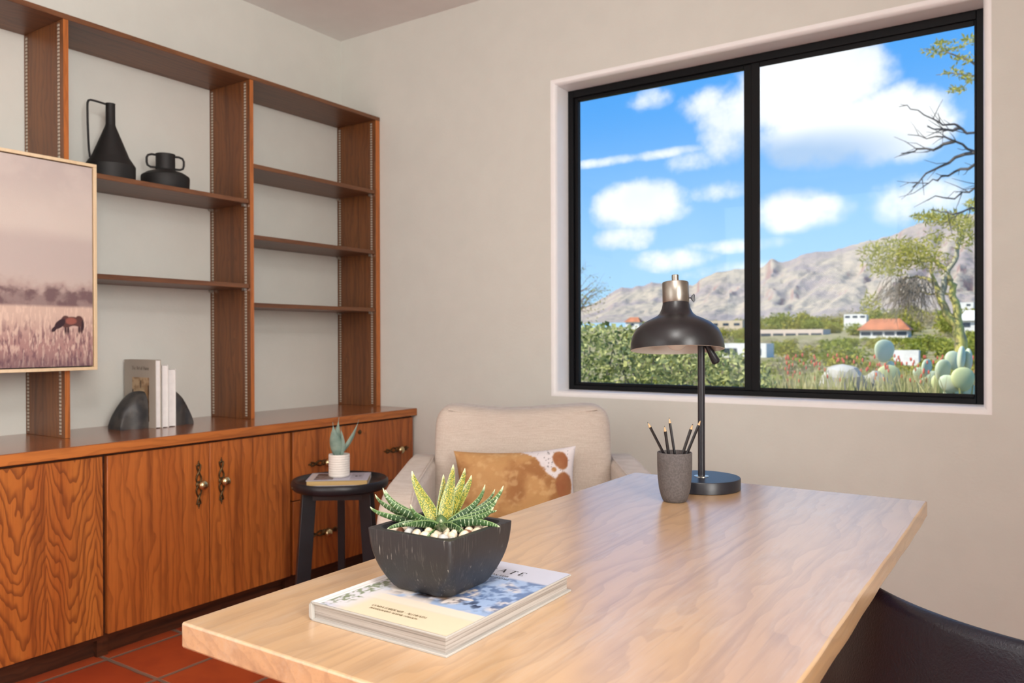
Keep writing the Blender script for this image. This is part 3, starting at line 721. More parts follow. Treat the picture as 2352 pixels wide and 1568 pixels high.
def text_mesh(s, size, gap=1.0, wt=.055):
    b = MB(); x = 0.0
    def seg(x0, y0, x1, y1, w):
        d = Vector((x1-x0, y1-y0)); L = d.length or 1e-6; n = Vector((-d.y, d.x))/L*wt*w
        b.add([((x+x0+n.x)*size, (y0+n.y)*size, 0), ((x+x0-n.x)*size, (y0-n.y)*size, 0), ((x+x1-n.x)*size, (y1-n.y)*size, 0), ((x+x1+n.x)*size, (y1+n.y)*size, 0)], [(0, 1, 2, 3)])
    def arc(cx, cy, rx, ry, a0, a1, k=12):
        for i in range(k):
            p = [(cx+rx*math.cos(a0+(a1-a0)*j/k), cy+ry*math.sin(a0+(a1-a0)*j/k), abs(math.cos(a0+(a1-a0)*(i+.5)/k))) for j in (i, i+1)]
            seg(p[0][0], p[0][1], p[1][0], p[1][1], .5+.9*p[0][2])
    for ch in s:
        wd, g = GL.get(ch, (.5, []))
        for st in (g if isinstance(g, list) else [g]):
            if isinstance(st, tuple): seg(*st)
            elif st == 'c': arc(.40, .5, .35, .5, .75, 2*PI-.75, 18)
            elif st == 'd': arc(.1, .5, .58, .5, -PI/2, PI/2)
            elif st == 'o': arc(.40, .5, .36, .5, 0, 2*PI, 22)
            elif st == 'oo': arc(.26, .3, .2, .3, 0, 2*PI, 14)
            elif st == 'e': arc(.25, .3, .2, .3, .3, 2*PI-.6, 14); seg(.06, .32, .44, .36, .5)
            elif st == 'p': arc(.1, .74, .42, .26, -PI/2, PI/2)
            elif st == 'u': arc(.39, .3, .29, .3, PI, 2*PI)
            elif st == 's': arc(.28, .75, .2, .25, .4, PI*1.5); arc(.28, .25, .22, .25, -PI+.4, PI/2)
        x += wd*gap + (gap-1)*.1
    return b
shelf_things()

# ------------------------------------------------------------------ desk
DZ = .75
DX0, DX1, DY0, DY1 = -.764, -.177, .507, 1.636
def desk():
    r = thing('desk', ((DX0+DX1)/2, (DY0+DY1)/2, 0), 'pale wooden desk with a thick plain top in the foreground', 'desk')
    b = MB(); ny = 60
    # slab whose long edges are very slightly uneven
    def edge(y): return .0006*math.sin(y*11)+.0003*math.sin(y*41+1)
    top = []; bot = []
    t = .028
    for i in range(ny+1):
        y = DY0+(DY1-DY0)*i/ny; e = edge(y); e2 = edge(y+.7)
        top.append((DX0-e*.4, DX1+e, y)); bot.append((DX0+e2*.5, DX1-e2*1.4, y))
    vs = []
    for i in range(ny+1):
        vs += [(top[i][0], top[i][2], DZ), (top[i][1], top[i][2], DZ), (bot[i][1], bot[i][2], DZ-t), (bot[i][0], bot[i][2], DZ-t)]
    fs = [(i*4+k, i*4+(k+1) % 4, (i+1)*4+(k+1) % 4, (i+1)*4+k) for i in range(ny) for k in range(4)]
    fs += [(0, 3, 2, 1), (ny*4, ny*4+1, ny*4+2, ny*4+3)]
    b.add(vs, [f[::-1] for f in fs])
    part(r, 'tabletop', b, desk_wood, bevel=.0028, bseg=3, weld=True)
    for x in (DX0+.13, DX0+.40):
        for y in (DY0+.09, DY1-.09):
            part(r, 'leg', MB().box(x-.022, x+.022, y-.022, y+.022, 0, DZ-.028-.05), desk_wood, bevel=.003)
    for y in (DY0+.09, DY1-.09):
        part(r, 'crossbar', MB().box(DX0+.108, DX0+.422, y-.02, y+.02, DZ-.078, DZ-.0285), desk_wood, bevel=.002)
desk()

# ------------------------------------------------------------------ coffee-table book under the bowl
BX0, BX1, BY0, BY1, BT = -.652, -.467, .586, .824, .0205
def big_book():
    r = thing('book', ((BX0+BX1)/2, (BY0+BY1)/2, DZ), 'large pale hardback lying on the desk under the black bowl', 'book')
    z0, z1 = DZ, DZ+BT; t = .0024
    hard = plain('pale_book_cloth', (.40, .38, .35), .55, var=.06)
    c = MB(); c.box(BX0, BX1, BY0, BY1, z0, z0+t); c.box(BX0, BX1, BY0, BY1, z1-t, z1-.0003)
    # rounded spine
    c.prism([(BX0-.0026, z0+.004), (BX0+.001, z0), (BX0+.0022, z0), (BX0+.0022, z1-.0003), (BX0+.001, z1-.0003), (BX0-.0026, z1-.004)], BY0, BY1, 'y')
    cov = part(r, 'cover', c, hard, bevel=.0005)
    part(r, 'page_block', MB().box(BX0+.0022, BX1-.004, BY0+.004, BY1-.004, z0+t, z1-t), pages_m)
    nu, nv = 190, 240
    U, V = np.meshgrid(np.linspace(0, 1, nu+1), np.linspace(0, 1, nv+1))
    n1 = fbm(U*6, V*8, 5, 2); n2 = fbm(U*22, V*26, 4, 8); n3 = fbm(U*60, V*60, 3, 12)
    c = np.ones(U.shape+(3,))*lin((186, 188, 202))
    # photograph: table laid in dappled light
    ph = sst(V, .255, .275)*sst(.79+.015*(n1-.5)-V, 0, .03)*sst(U, .10, .12)
    p_ = lerp(lin((206, 198, 194)), lin((150, 172, 205)), sst(n1+.35*(V-.4)+.25*(U-.5), .42, .62))
    p_ = lerp(p_, lin((92, 116, 156)), sst(n2+.5*(U-.75), .42, .68)*sst(V, .30, .42))
    p_ = lerp(p_, lin((44, 56, 84)), sst(n2, .46, .62)*np.exp(-((U-.86)/.15)**2-((V-.36)/.05)**2)*1.0)
    p_ = lerp(p_, lin((52, 40, 36)), sst(n2, .40, .60)*np.exp(-((U-.48)/.26)**2-((V-.35)/.05)**2))
    p_ = lerp(p_, lin((150, 110, 70)), np.exp(-((U-.60)/.05)**2-((V-.36)/.02)**2)*.8)
    plate = ((U-.30)/.11)**2+((V-.37)/.05)**2; p_ = lerp(p_, lin((216, 206, 196)), 1-sst(plate, .7, 1.0))
    spoon = np.minimum(((U-.74)/.05)**2+((V-.405)/.016)**2, ((U-.66)/.02)**2+((V-.345)/.05)**2); p_ = lerp(p_, lin((214, 206, 200)), 1-sst(spoon, .6, 1.1))
    c = lerp(c, p_, ph)
    # pale band (table edge) and cream lower field
    band = sst(V, .19, .20)*sst(.272-V, 0, .012)
    low = sst(.205-V, 0, .02)
    c = lerp(c, lin((214, 202, 186)), band*sst(U, .15, .25))
    c = lerp(c, lin((214, 198, 164)), low*sst(U, .12, .3)*(.85))
    c = lerp(c, lin((206, 204, 206)), sst(.30-U, 0, .12)*sst(V, .02, .04)*.75)
    # feathery green foliage at the spine edge
    fo = sst(.13+.20*(n1-.35)*sst(.62-V, 0, .35)+.03-U, 0, .05)*sst(n3, .47, .56)*sst(.84-V, 0, .15)*sst(U, .06, .08)
    fo2 = sst(.145-U, 0, .03)*sst(n3, .40, .50)*sst(.80-V, 0, .1)*sst(U, .06, .08)
    c = lerp(c, lin((96, 112, 70)), np.maximum(fo*.85, fo2*.75))
    c = lerp(c, lin((226, 222, 220)), sst(.075-U, 0, .01))
    # shade of the hinge groove beside the spine, painted as a grey line
    c = lerp(c, lin((176, 172, 170)), np.exp(-((U-.045)/.008)**2)*.5)
    b = MB().grid(lambda u, v: (BX0+.0006+(BX1-BX0-.0012)*u, BY0+.0006+(BY1-BY0-.0012)*v, z1), nu, nv); b.col = c.reshape(-1, 3)
    art = part(r, 'cover_art', b, cover_m, cov)
    def word(s, cu, cv, size, gap, m_, wt=.055, name='lettering'):
        t_ = text_mesh(s, size, gap, wt); wv = max(v[0] for v in t_.v)
        bb = MB(); bb.add([(BX0+cu*(BX1-BX0)-wv/2+v[0], BY0+cv*(BY1-BY0)+v[1], z1+.00025) for v in t_.v], t_.f)
        part(r, name, bb, m_, cov)
    word('CURATE', .55, .835, .0118, 1.55, ink, .06)
    word('INSPIRATION FOR', .555, .775, .0046, 1.25, ink, .06)
    word('AN INDIVIDUAL HOME', .555, .735, .0046, 1.25, ink, .06)
    word('LYNDA GARDENER + ALI HEATH', .545, .108, .0042, 1.02, gold_ink, .065)
    word('PHOTOGRAPHY MARNIE HAWSON', .54, .078, .0035, 1.02, gold_ink, .065)
big_book()

# ------------------------------------------------------------------ black bowl with succulent and pebbles
PX, PY, PZ0, PZ1 = -.5715, .7085, DZ+BT+.0004, .8395
def bowl_side(t): return .0430+(.0590-.0430)*(1-(1-t)**2.5)     # half width at height share t
def sq_ring(h, z, rc, k=6):
    pts = []
    for cx, cy, a0 in ((1, 1, 0), (-1, 1, PI/2), (-1, -1, PI), (1, -1, 1.5*PI)):
        for i in range(k+1):
            a_ = a0+PI/2*i/k; pts.append((PX+cx*(h-rc)+rc*math.cos(a_), PY+cy*(h-rc)+rc*math.sin(a_), z))
    return pts
def succulent():
    r = thing('potted_succulent', (PX, PY, PZ0), 'spiky striped succulent in a square black bowl standing on the large book', 'plant')
    H = PZ1-PZ0
    rings = [sq_ring(.036, PZ0, .012), sq_ring(.0400, PZ0+.0010, .0145)]
    for i in range(0, 15):
        t = i/14; rings.append(sq_ring(bowl_side(t), PZ0+.0035+(H-.004)*t, .0165-.012*t))
    rings.append(sq_ring(.0585, PZ1, .0035)); rings.append(sq_ring(.0520, PZ1, .014)); rings.append(sq_ring(.0508, PZ1-.002, .014)); rings.append(sq_ring(.0470, PZ1-.022, .014))
    n = len(rings[0]); vs = [p_ for q in rings for p_ in q]
    fs = [(i*n+k, i*n+(k+1) % n, (i+1)*n+(k+1) % n, (i+1)*n+k) for i in range(len(rings)-1) for k in range(n)] + [tuple(range(n-1, -1, -1)), tuple((len(rings)-1)*n+k for k in range(n))]
    b = MB(); b.add(vs, fs); part(r, 'bowl', b, pot_m, smooth_=35)
    # leaves: (tip right, tip up, tip away) in millimetres seen from the camera, width, sag
    c0 = Vector((PX, PY, .843)); R = Vector((math.cos(YAW), math.sin(YAW), 0)); A = Vector((-math.sin(YAW), math.cos(YAW), 0)); UP = Vector((0, 0, 1))
    LV = [(-82, 15, 6, 11, 8), (-79, 26, 22, 11, 5), (-70, 28, 40, 9, 3), (-66, 38, -2, 12, 7), (-58, -4, -22, 10, 6), (-39, 6, -38, 12, 10), (-31, 25, -30, 11, 9),
          (-36, 53, 24, 13, 4), (1, 49, 22, 11, 2), (13, 62, 14, 14, 2), (26, 56, 24, 12, 2), (33, 46, 34, 12, 3), (24, 40, 44, 10, 3), (50, 40, 6, 10, 5), (71, 38, 10, 12, 6),
          (61, 31, 26, 9, 5), (64, 25, 2, 12, 9), (60, 18, -12, 12, 9), (63, 6, 26, 9, 6), (67, -4, -14, 12, 6), (34, -16, -36, 12, 4), (4, 12, -46, 13, 14), (-13, -21, -40, 12, 7), (20, 2, 50, 11, 5), (-30, 14, 52, 11, 5)]
    for i, (tr, tu, ta, wd, sag) in enumerate(LV):
        tip = c0+R*tr*.001+UP*tu*.001+A*ta*.001
        out = Vector((tip.x-c0.x, tip.y-c0.y, 0)); ol = max(out.length, .004); od = out.normalized() if out.length > 1e-4 else A
        p0 = c0+od*.004+UP*(-.012+.0006*i % .004)
        low = tu < 8
        p1 = c0+od*ol*.40+UP*(tu*.001*(.30 if tu > 44 else .16)+(0.008 if low else .002)-.0002*sag)
        p2 = c0+od*ol*.90+UP*(tu*.001*(.62 if tu > 44 else .36)-sag*.0004+(.003 if low else 0))
        ns = 18; vs = []; uv = []
        def bz(t): 
            u = 1-t; return p0*u**3+p1*3*u*u*t+p2*3*u*t*t+tip*t**3
        SEC = 10
        for k in range(ns+1):
            t = k/ns; c_ = bz(t); tg = (bz(min(1, t+.02))-bz(max(0, t-.02))).normalized()
            want = (UP*.55-A*.85) if (tu > 44 and ta > 8) else (UP*.62+A*.78 if ta < 45 else UP)
            side = tg.cross(want); side = side.normalized() if side.length > .05 else R.copy()
            nn = side.cross(tg).normalized()
            w = wd*.001*.60*(1-t)**.72*(.72+.55*math.sin(min(1, t*1.9)*PI*.62)) + .0003
            th = w*.72
            for q in range(SEC):
                if q <= 4:   # upper face, edge to edge, dished
                    s_ = -1+2*q/4; vs.append(c_+side*w*s_+nn*(-th*.38*(1-s_*s_)+th*.12))
                else:
                    s_ = 1-2*(q-4)/6; vs.append(c_+side*w*s_*.98-nn*(th*1.15*(1-abs(s_)**1.7)))
        b = MB(); fs = []; uv = []
        ucs = [0, .25, .5, .75, 1.0, 1.17, 1.33, 1.5, 1.67, 1.83, 2.0]
        for k in range(ns):
            for q in range(SEC):
                fs.append((k*SEC+q, k*SEC+(q+1) % SEC, (k+1)*SEC+(q+1) % SEC, (k+1)*SEC+q))
                u0, u1 = ucs[q], ucs[q+1]
                if q == 3: u1 = .999
                if q == 4: u0 = 1.001
                uv.append(((u0, k/ns), (u1, k/ns), (u1, (k+1)/ns), (u0, (k+1)/ns)))
        fs.append(tuple(ns*SEC+q for q in range(SEC))); uv.append(tuple((1.5, 1) for q in range(SEC)))
        b.add(vs, fs); b.uv = uv
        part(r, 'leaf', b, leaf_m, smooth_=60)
    part(r, 'stem', MB().lathe([(.010, -.012), (.009, 0), (.006, .008), (.002, .012)], c=(PX, PY, .8375), seg=16), leaf_plain, smooth_=60)
    part(r, 'soil', MB().lathe([(.0005, .003), (.030, .002), (.046, 0), (.0465, -.002)], c=(PX, PY, .8275), seg=28, cap0=True), plain('dark_soil', (.03, .025, .02), .9), smooth_=60)
leaf_plain = plain('green_stem', (.05, .10, .03), .5)
succulent()
def pebbles():
    kinds = [('cream pebble in the black bowl around the succulent', (.74, .62, .46)), ('pale grey pebble in the black bowl around the succulent', (.50, .50, .48)),
             ('dark slate pebble in the black bowl around the succulent', (.05, .055, .065)), ('reddish brown pebble in the black bowl around the succulent', (.22, .09, .05))]
    mats = [plain('pebble_stone', c, .45, var=.18, vs=60) for _, c in kinds]
    protos = {}
    rnd = random.Random(11); spots = []
    step = .0118
    for iy in range(-4, 5):
        for ix in range(-4, 5):
            x = ix*step+rnd.uniform(-.0015, .0015)+(.0059 if iy % 2 else 0); y = iy*step*.95+rnd.uniform(-.0015, .0015)
            if max(abs(x), abs(y)) > .0425 or math.hypot(x, y) < .016: continue
            spots.append((x, y))
    for i, (x, y) in enumerate(spots):
        k = rnd.choices((0, 1, 2, 3), (.56, .22, .13, .09))[0]
        sx, sy, sz = rnd.uniform(.0056, .0070), rnd.uniform(.0044, .0054), rnd.uniform(.0044, .0056)
        v = (k, rnd.randrange(3))
        if v not in protos:
            b = MB().ball((0, 0, 0), (1, 1, 1), 14, 9); q = rnd.random()*9
            b.v = [(x_*(1+.16*math.sin(3*y_+q)), y_*(1+.14*math.sin(2.5*z_+q)), z_*(1+.18*math.sin(2*x_+q*2))) for x_, y_, z_ in b.v]
            o = obj('pebble', b, mats[k], smooth_=60); protos[v] = o
        else:
            o = protos[v].copy(); COL.objects.link(o)
        o.location = (PX+x, PY+y, .8285+sz*.9+.002*(1-(math.hypot(x, y)/.05))); o.scale = (sx, sy, sz); o.rotation_euler = (rnd.uniform(-.3, .3), rnd.uniform(-.3, .3), rnd.uniform(0, 6))
        tag(o, kinds[k][0], 'pebble', 'pebbles in the black bowl')
pebbles()

# ------------------------------------------------------------------ pencil cup and pencils
CX, CY = -.5655, 1.384
def cup():
    r = tag(obj('pencil_cup', MB().lathe([(0, 0), (.018, 0), (.0215, .002), (.0250, .010), (.0285, .024), (.0308, .045), (.0316, .066), (.0318, .0895), (.0311, .0907), (.0288, .0907), (.0282, .089), (.0275, .05), (.022, .012), (0, .008)], seg=48, cap0=False, cap1=False), cup_m, smooth_=40, loc=(CX, CY, DZ)),
            'grey stone-textured pencil cup on the desk in front of the lamp', 'cup')
    k = .000803
    R = Vector((math.cos(YAW), math.sin(YAW), 0)); A = Vector((-math.sin(YAW), math.cos(YAW), 0))
    data = [(1485, 969, 1520.5, 1038, -6, 'leftmost black pencil leaning furthest out of the cup'), (1522, 976.5, 1532, 1041, -12, 'shortest upright black pencil, second from the left in the cup'),
            (1539, 961, 1550.5, 1041, 10, 'tallest black pencil, standing nearly straight in the middle of the cup'), (1585.5, 972, 1563, 1042, -16, 'black pencil leaning toward the lamp pole, first of three'),
            (1594, 977, 1571, 1042, 12, 'black pencil leaning toward the lamp pole, middle of three'), (1608.5, 965, 1579, 1037, -1, 'black pencil crossing in front of the lamp pole, pale tip')]
    for tx, ty, rx, ry, dep, label in data:
        def P(px, py, a_): return Vector((CX, CY, 0))+R*((px-1548.5)*k)+A*a_+Vector((0, 0, DZ+.0907+(1039-py)*k))
        tip = P(tx, ty, dep*.001*1.2); rim = P(rx, ry, dep*.001*.9); d = (tip-rim).normalized()
        # run down inside the cup until the floor or the far wall
        bot = rim.copy(); 
        for _ in range(200):
            q = bot-d*.0008; rr = math.hypot(q.x-CX, q.y-CY); zz = q.z-DZ
            lim = .0255 if zz > .05 else .0205-.004+(zz-.012)/.038*.0085
            if zz < .0135 or rr > max(lim, .008)-.001 and zz < .075: break
            bot = q
        L = (tip-bot).length
        o = thing('pencil', bot, label, 'pencil', group='black pencils in the cup')
        o.rotation_mode = 'QUATERNION'; o.rotation_quaternion = d.to_track_quat('Z', 'Y')
        rp = .0027
        obj('barrel', MB().lathe([(rp, 0), (rp, L-.0105)], seg=6), pencil_m, o)
        obj('wood_tip', MB().lathe([(rp*.98, L-.0105), (.0008, L-.0025)], seg=12), pencil_wood, o, smooth_=40)
        obj('lead', MB().lathe([(.0008, L-.0025), (.0002, L)], seg=8), graphite, o, smooth_=40)
cup()

# ------------------------------------------------------------------ desk lamp
def lamp():
    bx, by = -.5706, 1.536
    r = thing('desk_lamp', (bx, by, DZ), 'charcoal desk lamp with a dome shade on a round black base', 'lamp')
    R = Vector((math.cos(YAW), math.sin(YAW), 0)); A = Vector((-math.sin(YAW), math.cos(YAW), 0)); UP = Vector((0, 0, 1))
    obj('base', MB().lathe([(0, 0), (.0745, 0), (.076, .0012), (.076, .0220), (.0750, .0232), (0, .0236)], seg=64, cap0=False, cap1=False), lamp_black, r, smooth_=40)
    ring = obj('base_ring', MB().lathe([(.0145, .0234), (.0145, .0244), (.0072, .0250)], seg=32), nickel, r, smooth_=40)
    # shade
    sc = Vector((bx, by, 0))+R*(-.0553)+A*(-.034)          # rim centre
    zr = 1.0275
    ptop = Vector((0, 0, .3065))
    obj('pole', MB().lathe([(.0070, .0240), (.0070, ptop.z)], seg=24), lamp_black, r, smooth_=40)
    sh = bpy.data.objects.new('shade', None)
    k = .000854
    prof = [(105.5, 0), (106, 6), (105, 17), (101, 33), (93, 48), (78, 61), (59, 71), (46, 77), (38.5, 84), (33, 95), (30.3, 106), (29.8, 109)]
    out = [(a_*k, b_*k) for a_, b_ in prof]
    inn = [((a_-2.2)*k, b_*k-.0012*(i > 1)) for i, (a_, b_) in enumerate(prof)]
    shade = obj('shade', MB().lathe(out, seg=72, cap0=False, cap1=True), lamp_shade_m, r, smooth_=60)
    shade.location = (sc.x-bx, sc.y-by, zr-DZ)
    tilt = Matrix.Rotation(math.radians(-6.6), 4, Vector((R.x, R.y, 0)))   # dome leans so its mouth turns toward the viewer
    shade.rotation_euler = tilt.to_euler()
    obj('shade_lining', MB().lathe([(out[0][0], 0.0), (out[0][0]-.0016, -.0004)]+inn[1:-2], seg=72, cap0=False, cap1=True), lamp_white, shade, smooth_=60)
    obj('socket_cap', MB().lathe([(.0255, .0930), (.0258, .0935), (.0258, .1325), (.0250, .1340), (.006, .1345)], seg=48), steel, shade, smooth_=40)
    obj('finial', MB().lathe([(.0068, .1343), (.0068, .1485), (.0060, .1492)], seg=24), steel, shade, smooth_=40)
    obj('bulb', MB().ball((0, 0, .0245), (.0245, .0245, .026), 24, 14).lathe([(.0125, .050), (.0125, .075)], seg=20), bulb_m, shade, smooth_=60)
    # wing key on a thin rod to the right of the cap
    d = shade.matrix_basis.to_3x3().inverted()
    rl = (d @ R).normalized(); al = (d @ A).normalized()
    q0 = rl*.0255+UP*.103; q1 = rl*.0305+UP*.103
    b = MB().tube([q0, q1], .0012, 8)
    tri = [(.0300, .103), (.0325, .1075), (.0360, .1105), (.0372, .1085), (.0374, .0985), (.0358, .0945), (.0325, .0985)]
    pts = [rl*u+UP*v for u, v in tri]
    b.tube(pts, .0010, 6, closed=True)
    n = len(tri); fr = [p_-al*.0006 for p_ in pts]; bk = [p_+al*.0006 for p_ in pts]
    b.add(fr+bk, [tuple(range(n)), tuple(range(2*n-1, n-1, -1))]+[(i, n+i, n+(i+1) % n, (i+1) % n) for i in range(n)])
    obj('switch_key', b, lamp_black, shade, smooth_=40)
    # printed note inside the rim
    b = MB()
    for row, (v0, cnt) in enumerate(((.0165, 6), (.0125, 8))):
        for i in range(cnt):
            a_ = -.60+.30*i/cnt+row*.0
            rad = out[1][0]-.0035
            def pt(an, zz): dd = rl*math.sin(an+1.15)+al*math.cos(an+1.15); return dd*rad*(1 if zz < .016 else .992)+UP*zz
            b.add([pt(a_, v0-.0026), pt(a_+.022, v0-.0026), pt(a_+.022, v0), pt(a_, v0)], [(0, 1, 2, 3)])
    obj('printed_note', b, ink, shade)
    # joint behind the dome: arm from the pole to the shade, and the tilt handle
    top = ptop+Vector((0, 0, 0))
    sloc = Vector((sc.x-bx, sc.y-by, zr-DZ))
    back = sloc+A*.075+UP*.044
    obj('arm', MB().tube([top-UP*.012, top+R*(-.008)+UP*.002, back+R*.02, back], .0050, 12), lamp_black, r, smooth_=60)
    obj('clamp', MB().ball(tuple(top-UP*.006), .0105, 20, 12), lamp_black, r, smooth_=60)
    h0 = top+R*.006-UP*.010; h1 = Vector((0, 0, 0))+R*(.0285)+UP*(.2535)-A*.004
    obj('tilt_handle', MB().tube([h0, h0.lerp(h1, .4), h1, h1+(h1-h0).normalized()*.004], [.0055, .0062, .0088, .0060], 16), lamp_black, r, smooth_=60)
lamp()

# ------------------------------------------------------------------ armchair and hide pillow
def armchair():
    d0, u0 = 2.60, .0375
    R = Vector((math.cos(YAW), math.sin(YAW), 0)); A = Vector((-math.sin(YAW), math.cos(YAW), 0))
    loc = A*d0+R*u0
    r = thing('armchair', (loc.x, loc.y, 0), 'cream linen armchair in the corner below the window', 'armchair', rz=YAW)
    hi, ho = .306, .412
    for sg in (-1, 1):
        prof = [(-.46, .06), (.44, .06), (.46, .10), (.44, .48), (.41, .600), (.36, .622), (.24, .625), (-.22, .622), (-.32, .614), (-.385, .592), (-.43, .55), (-.455, .48), (-.465, .36)]
        b = MB().prism(prof, sg*hi, sg*ho, 'x')
        a_ = obj('arm', b, linen_m, r, bevel=.022, bseg=5)
        s_ = MB().tube([(sg*(hi+.012), v, z+.0015) for v, z in ((.26, .6275), (-.22, .6245), (-.32, .616), (-.385, .594), (-.43, .552))], .0022, 6)
        obj('seam_piping', s_, linen_m, a_, smooth_=60)
    obj('seat_base', MB().rbox((0, .0, .19), (hi-.002, .44, .115), 9, 10), linen_m, r, smooth_=60)
    obj('seat_cushion', MB().rbox((0, -.10, .365), (hi-.004, .375, .072), 5.5, 20, puff=(0, 0, .016)), linen_m, r, smooth_=60)
    # leaning back cushion with drooping centre
    def lean(o):
        x, y, z = o; q = x/.31; top = max(0, (z-.52)/.28)
        z += (.019*q*q-.013*(1-q*q)+.0025*math.sin(14*x)*(1-q*q))*top
        y += (z-.45)*.22 + .002*math.sin(22*x)*top*top
        return (x, y, z)
    c = obj('back_cushion', MB().rbox((0, .215, .60), (.312, .095, .214), 6.5, 30, puff=(0, .034, 0), fn=lean), linen_m, r, smooth_=60)
    pts = []
    for i in range(41):
        t = i/40; x = -.262+.524*t; e = abs(x)/.30
        pts.append(lean((x, .215-.086, .7915)))
    obj('cushion_piping', MB().tube(pts, .0035, 6), linen_m, c, smooth_=60)
    obj('backrest', MB().prism([(.34, .08), (.44, .08), (.485, .62), (.47, .70), (.43, .70), (.385, .60)], -hi, hi, 'x'), linen_m, r, bevel=.02, bseg=4)
    for x in (-.36, .36):
        for y in (-.40, .38):
            obj('leg', MB().lathe([(.014, 0), (.022, .075)], c=(x, y, 0), seg=16), leg_wood, r, smooth_=40)
    # cow-hide lumbar pillow
    nu, nv = 150, 90; W, Hh, T = .205, .135, .062
    U, V = np.meshgrid(np.linspace(-1, 1, nu+1), np.linspace(-1, 1, nv+1))
    pin = 1-.055*(1-np.abs(U)**2)*0; 
    xx = U*W*(1-.085*(1-V**2)*np.abs(U)**3); zz = V*Hh*(1-.11*(1-U**2)*np.abs(V)**3)
    th = T*((1-np.abs(U)**2.6)*(1-np.abs(V)**2.6))**.55
    wr = (fbm(U*5, V*4, 4, 5)-.5)*.010*(1-np.maximum(np.abs(U), np.abs(V))**4)
    n1 = fbm(U*3.2, V*2.2, 5, 21); n2 = fbm(U*10, V*8, 4, 4); n3 = fbm(U*26, V*20, 3, 14)
    col = lerp(lin((190, 146, 96)), lin((158, 110, 68)), sst(n1, .35, .75))
    col = lerp(col, lin((214, 176, 126)), sst(n2, .54, .78)*.5)
    # white cap along the upper window-side corner with brown islands and dark flecks
    wline = U-.62+.55*(V-.45)*-1.0
    m_ = np.maximum(sst(V-(1.0-.95*sst(U, -.05, .85))+(n2-.5)*.30, 0, .08)*sst(U, -.12, .05), sst(U-.84+(n2-.5)*.2, 0, .06))
    isl = np.minimum(((U-.74)/.15)**2+((V-.66+.5*(U-.74))/.25)**2+(n3-.5)*.3, ((U-.79)/.17)**2+((V-.02)/.36)**2+(n3-.5)*.3)
    isl2 = ((U-.62)/.05)**2+((V-.42)/.07)**2
    m_ = m_*sst(isl, .75, 1.05)*sst(isl2, .6, 1.1)
    col = lerp(col, lin((150, 92, 62)), (1-sst(isl, .6, 1.0))*.8)
    fl = sst(fbm(U*30, V*20, 2, 61), .76, .82)
    col = lerp(col, lin((226, 220, 222)), m_)
    col = lerp(col, lin((66, 60, 66)), m_*fl*.85)
    b = MB(); w = nu+1
    fr = np.stack([xx, -(th+wr), zz], -1).reshape(-1, 3); bk = np.stack([xx, th*.8, zz], -1).reshape(-1, 3)
    fs = [(j*w+i, j*w+i+1, (j+1)*w+i+1, (j+1)*w+i) for j in range(nv) for i in range(nu)]
    b.add(fr.tolist(), fs); b.add(bk.tolist(), [f[::-1] for f in fs])
    b.col = np.concatenate([col.reshape(-1, 3), np.tile(np.array(lin((196, 176, 150))), (len(bk), 1))])
    o = obj('lumbar_pillow', b, hide_m, None, smooth_=60)
    loc = A*2.635+R*.0135+Vector((0, 0, .552)); o.location = loc
    o.rotation_mode = 'QUATERNION'
    o.rotation_quaternion = Matrix.Rotation(YAW, 4, 'Z').to_quaternion() @ Matrix.Rotation(math.radians(-13), 4, 'X').to_quaternion() @ Matrix.Rotation(math.radians(-2.2), 4, 'Y').to_quaternion()
    tag(o, 'brown and white cowhide lumbar pillow leaning in the cream armchair', 'pillow')
armchair()

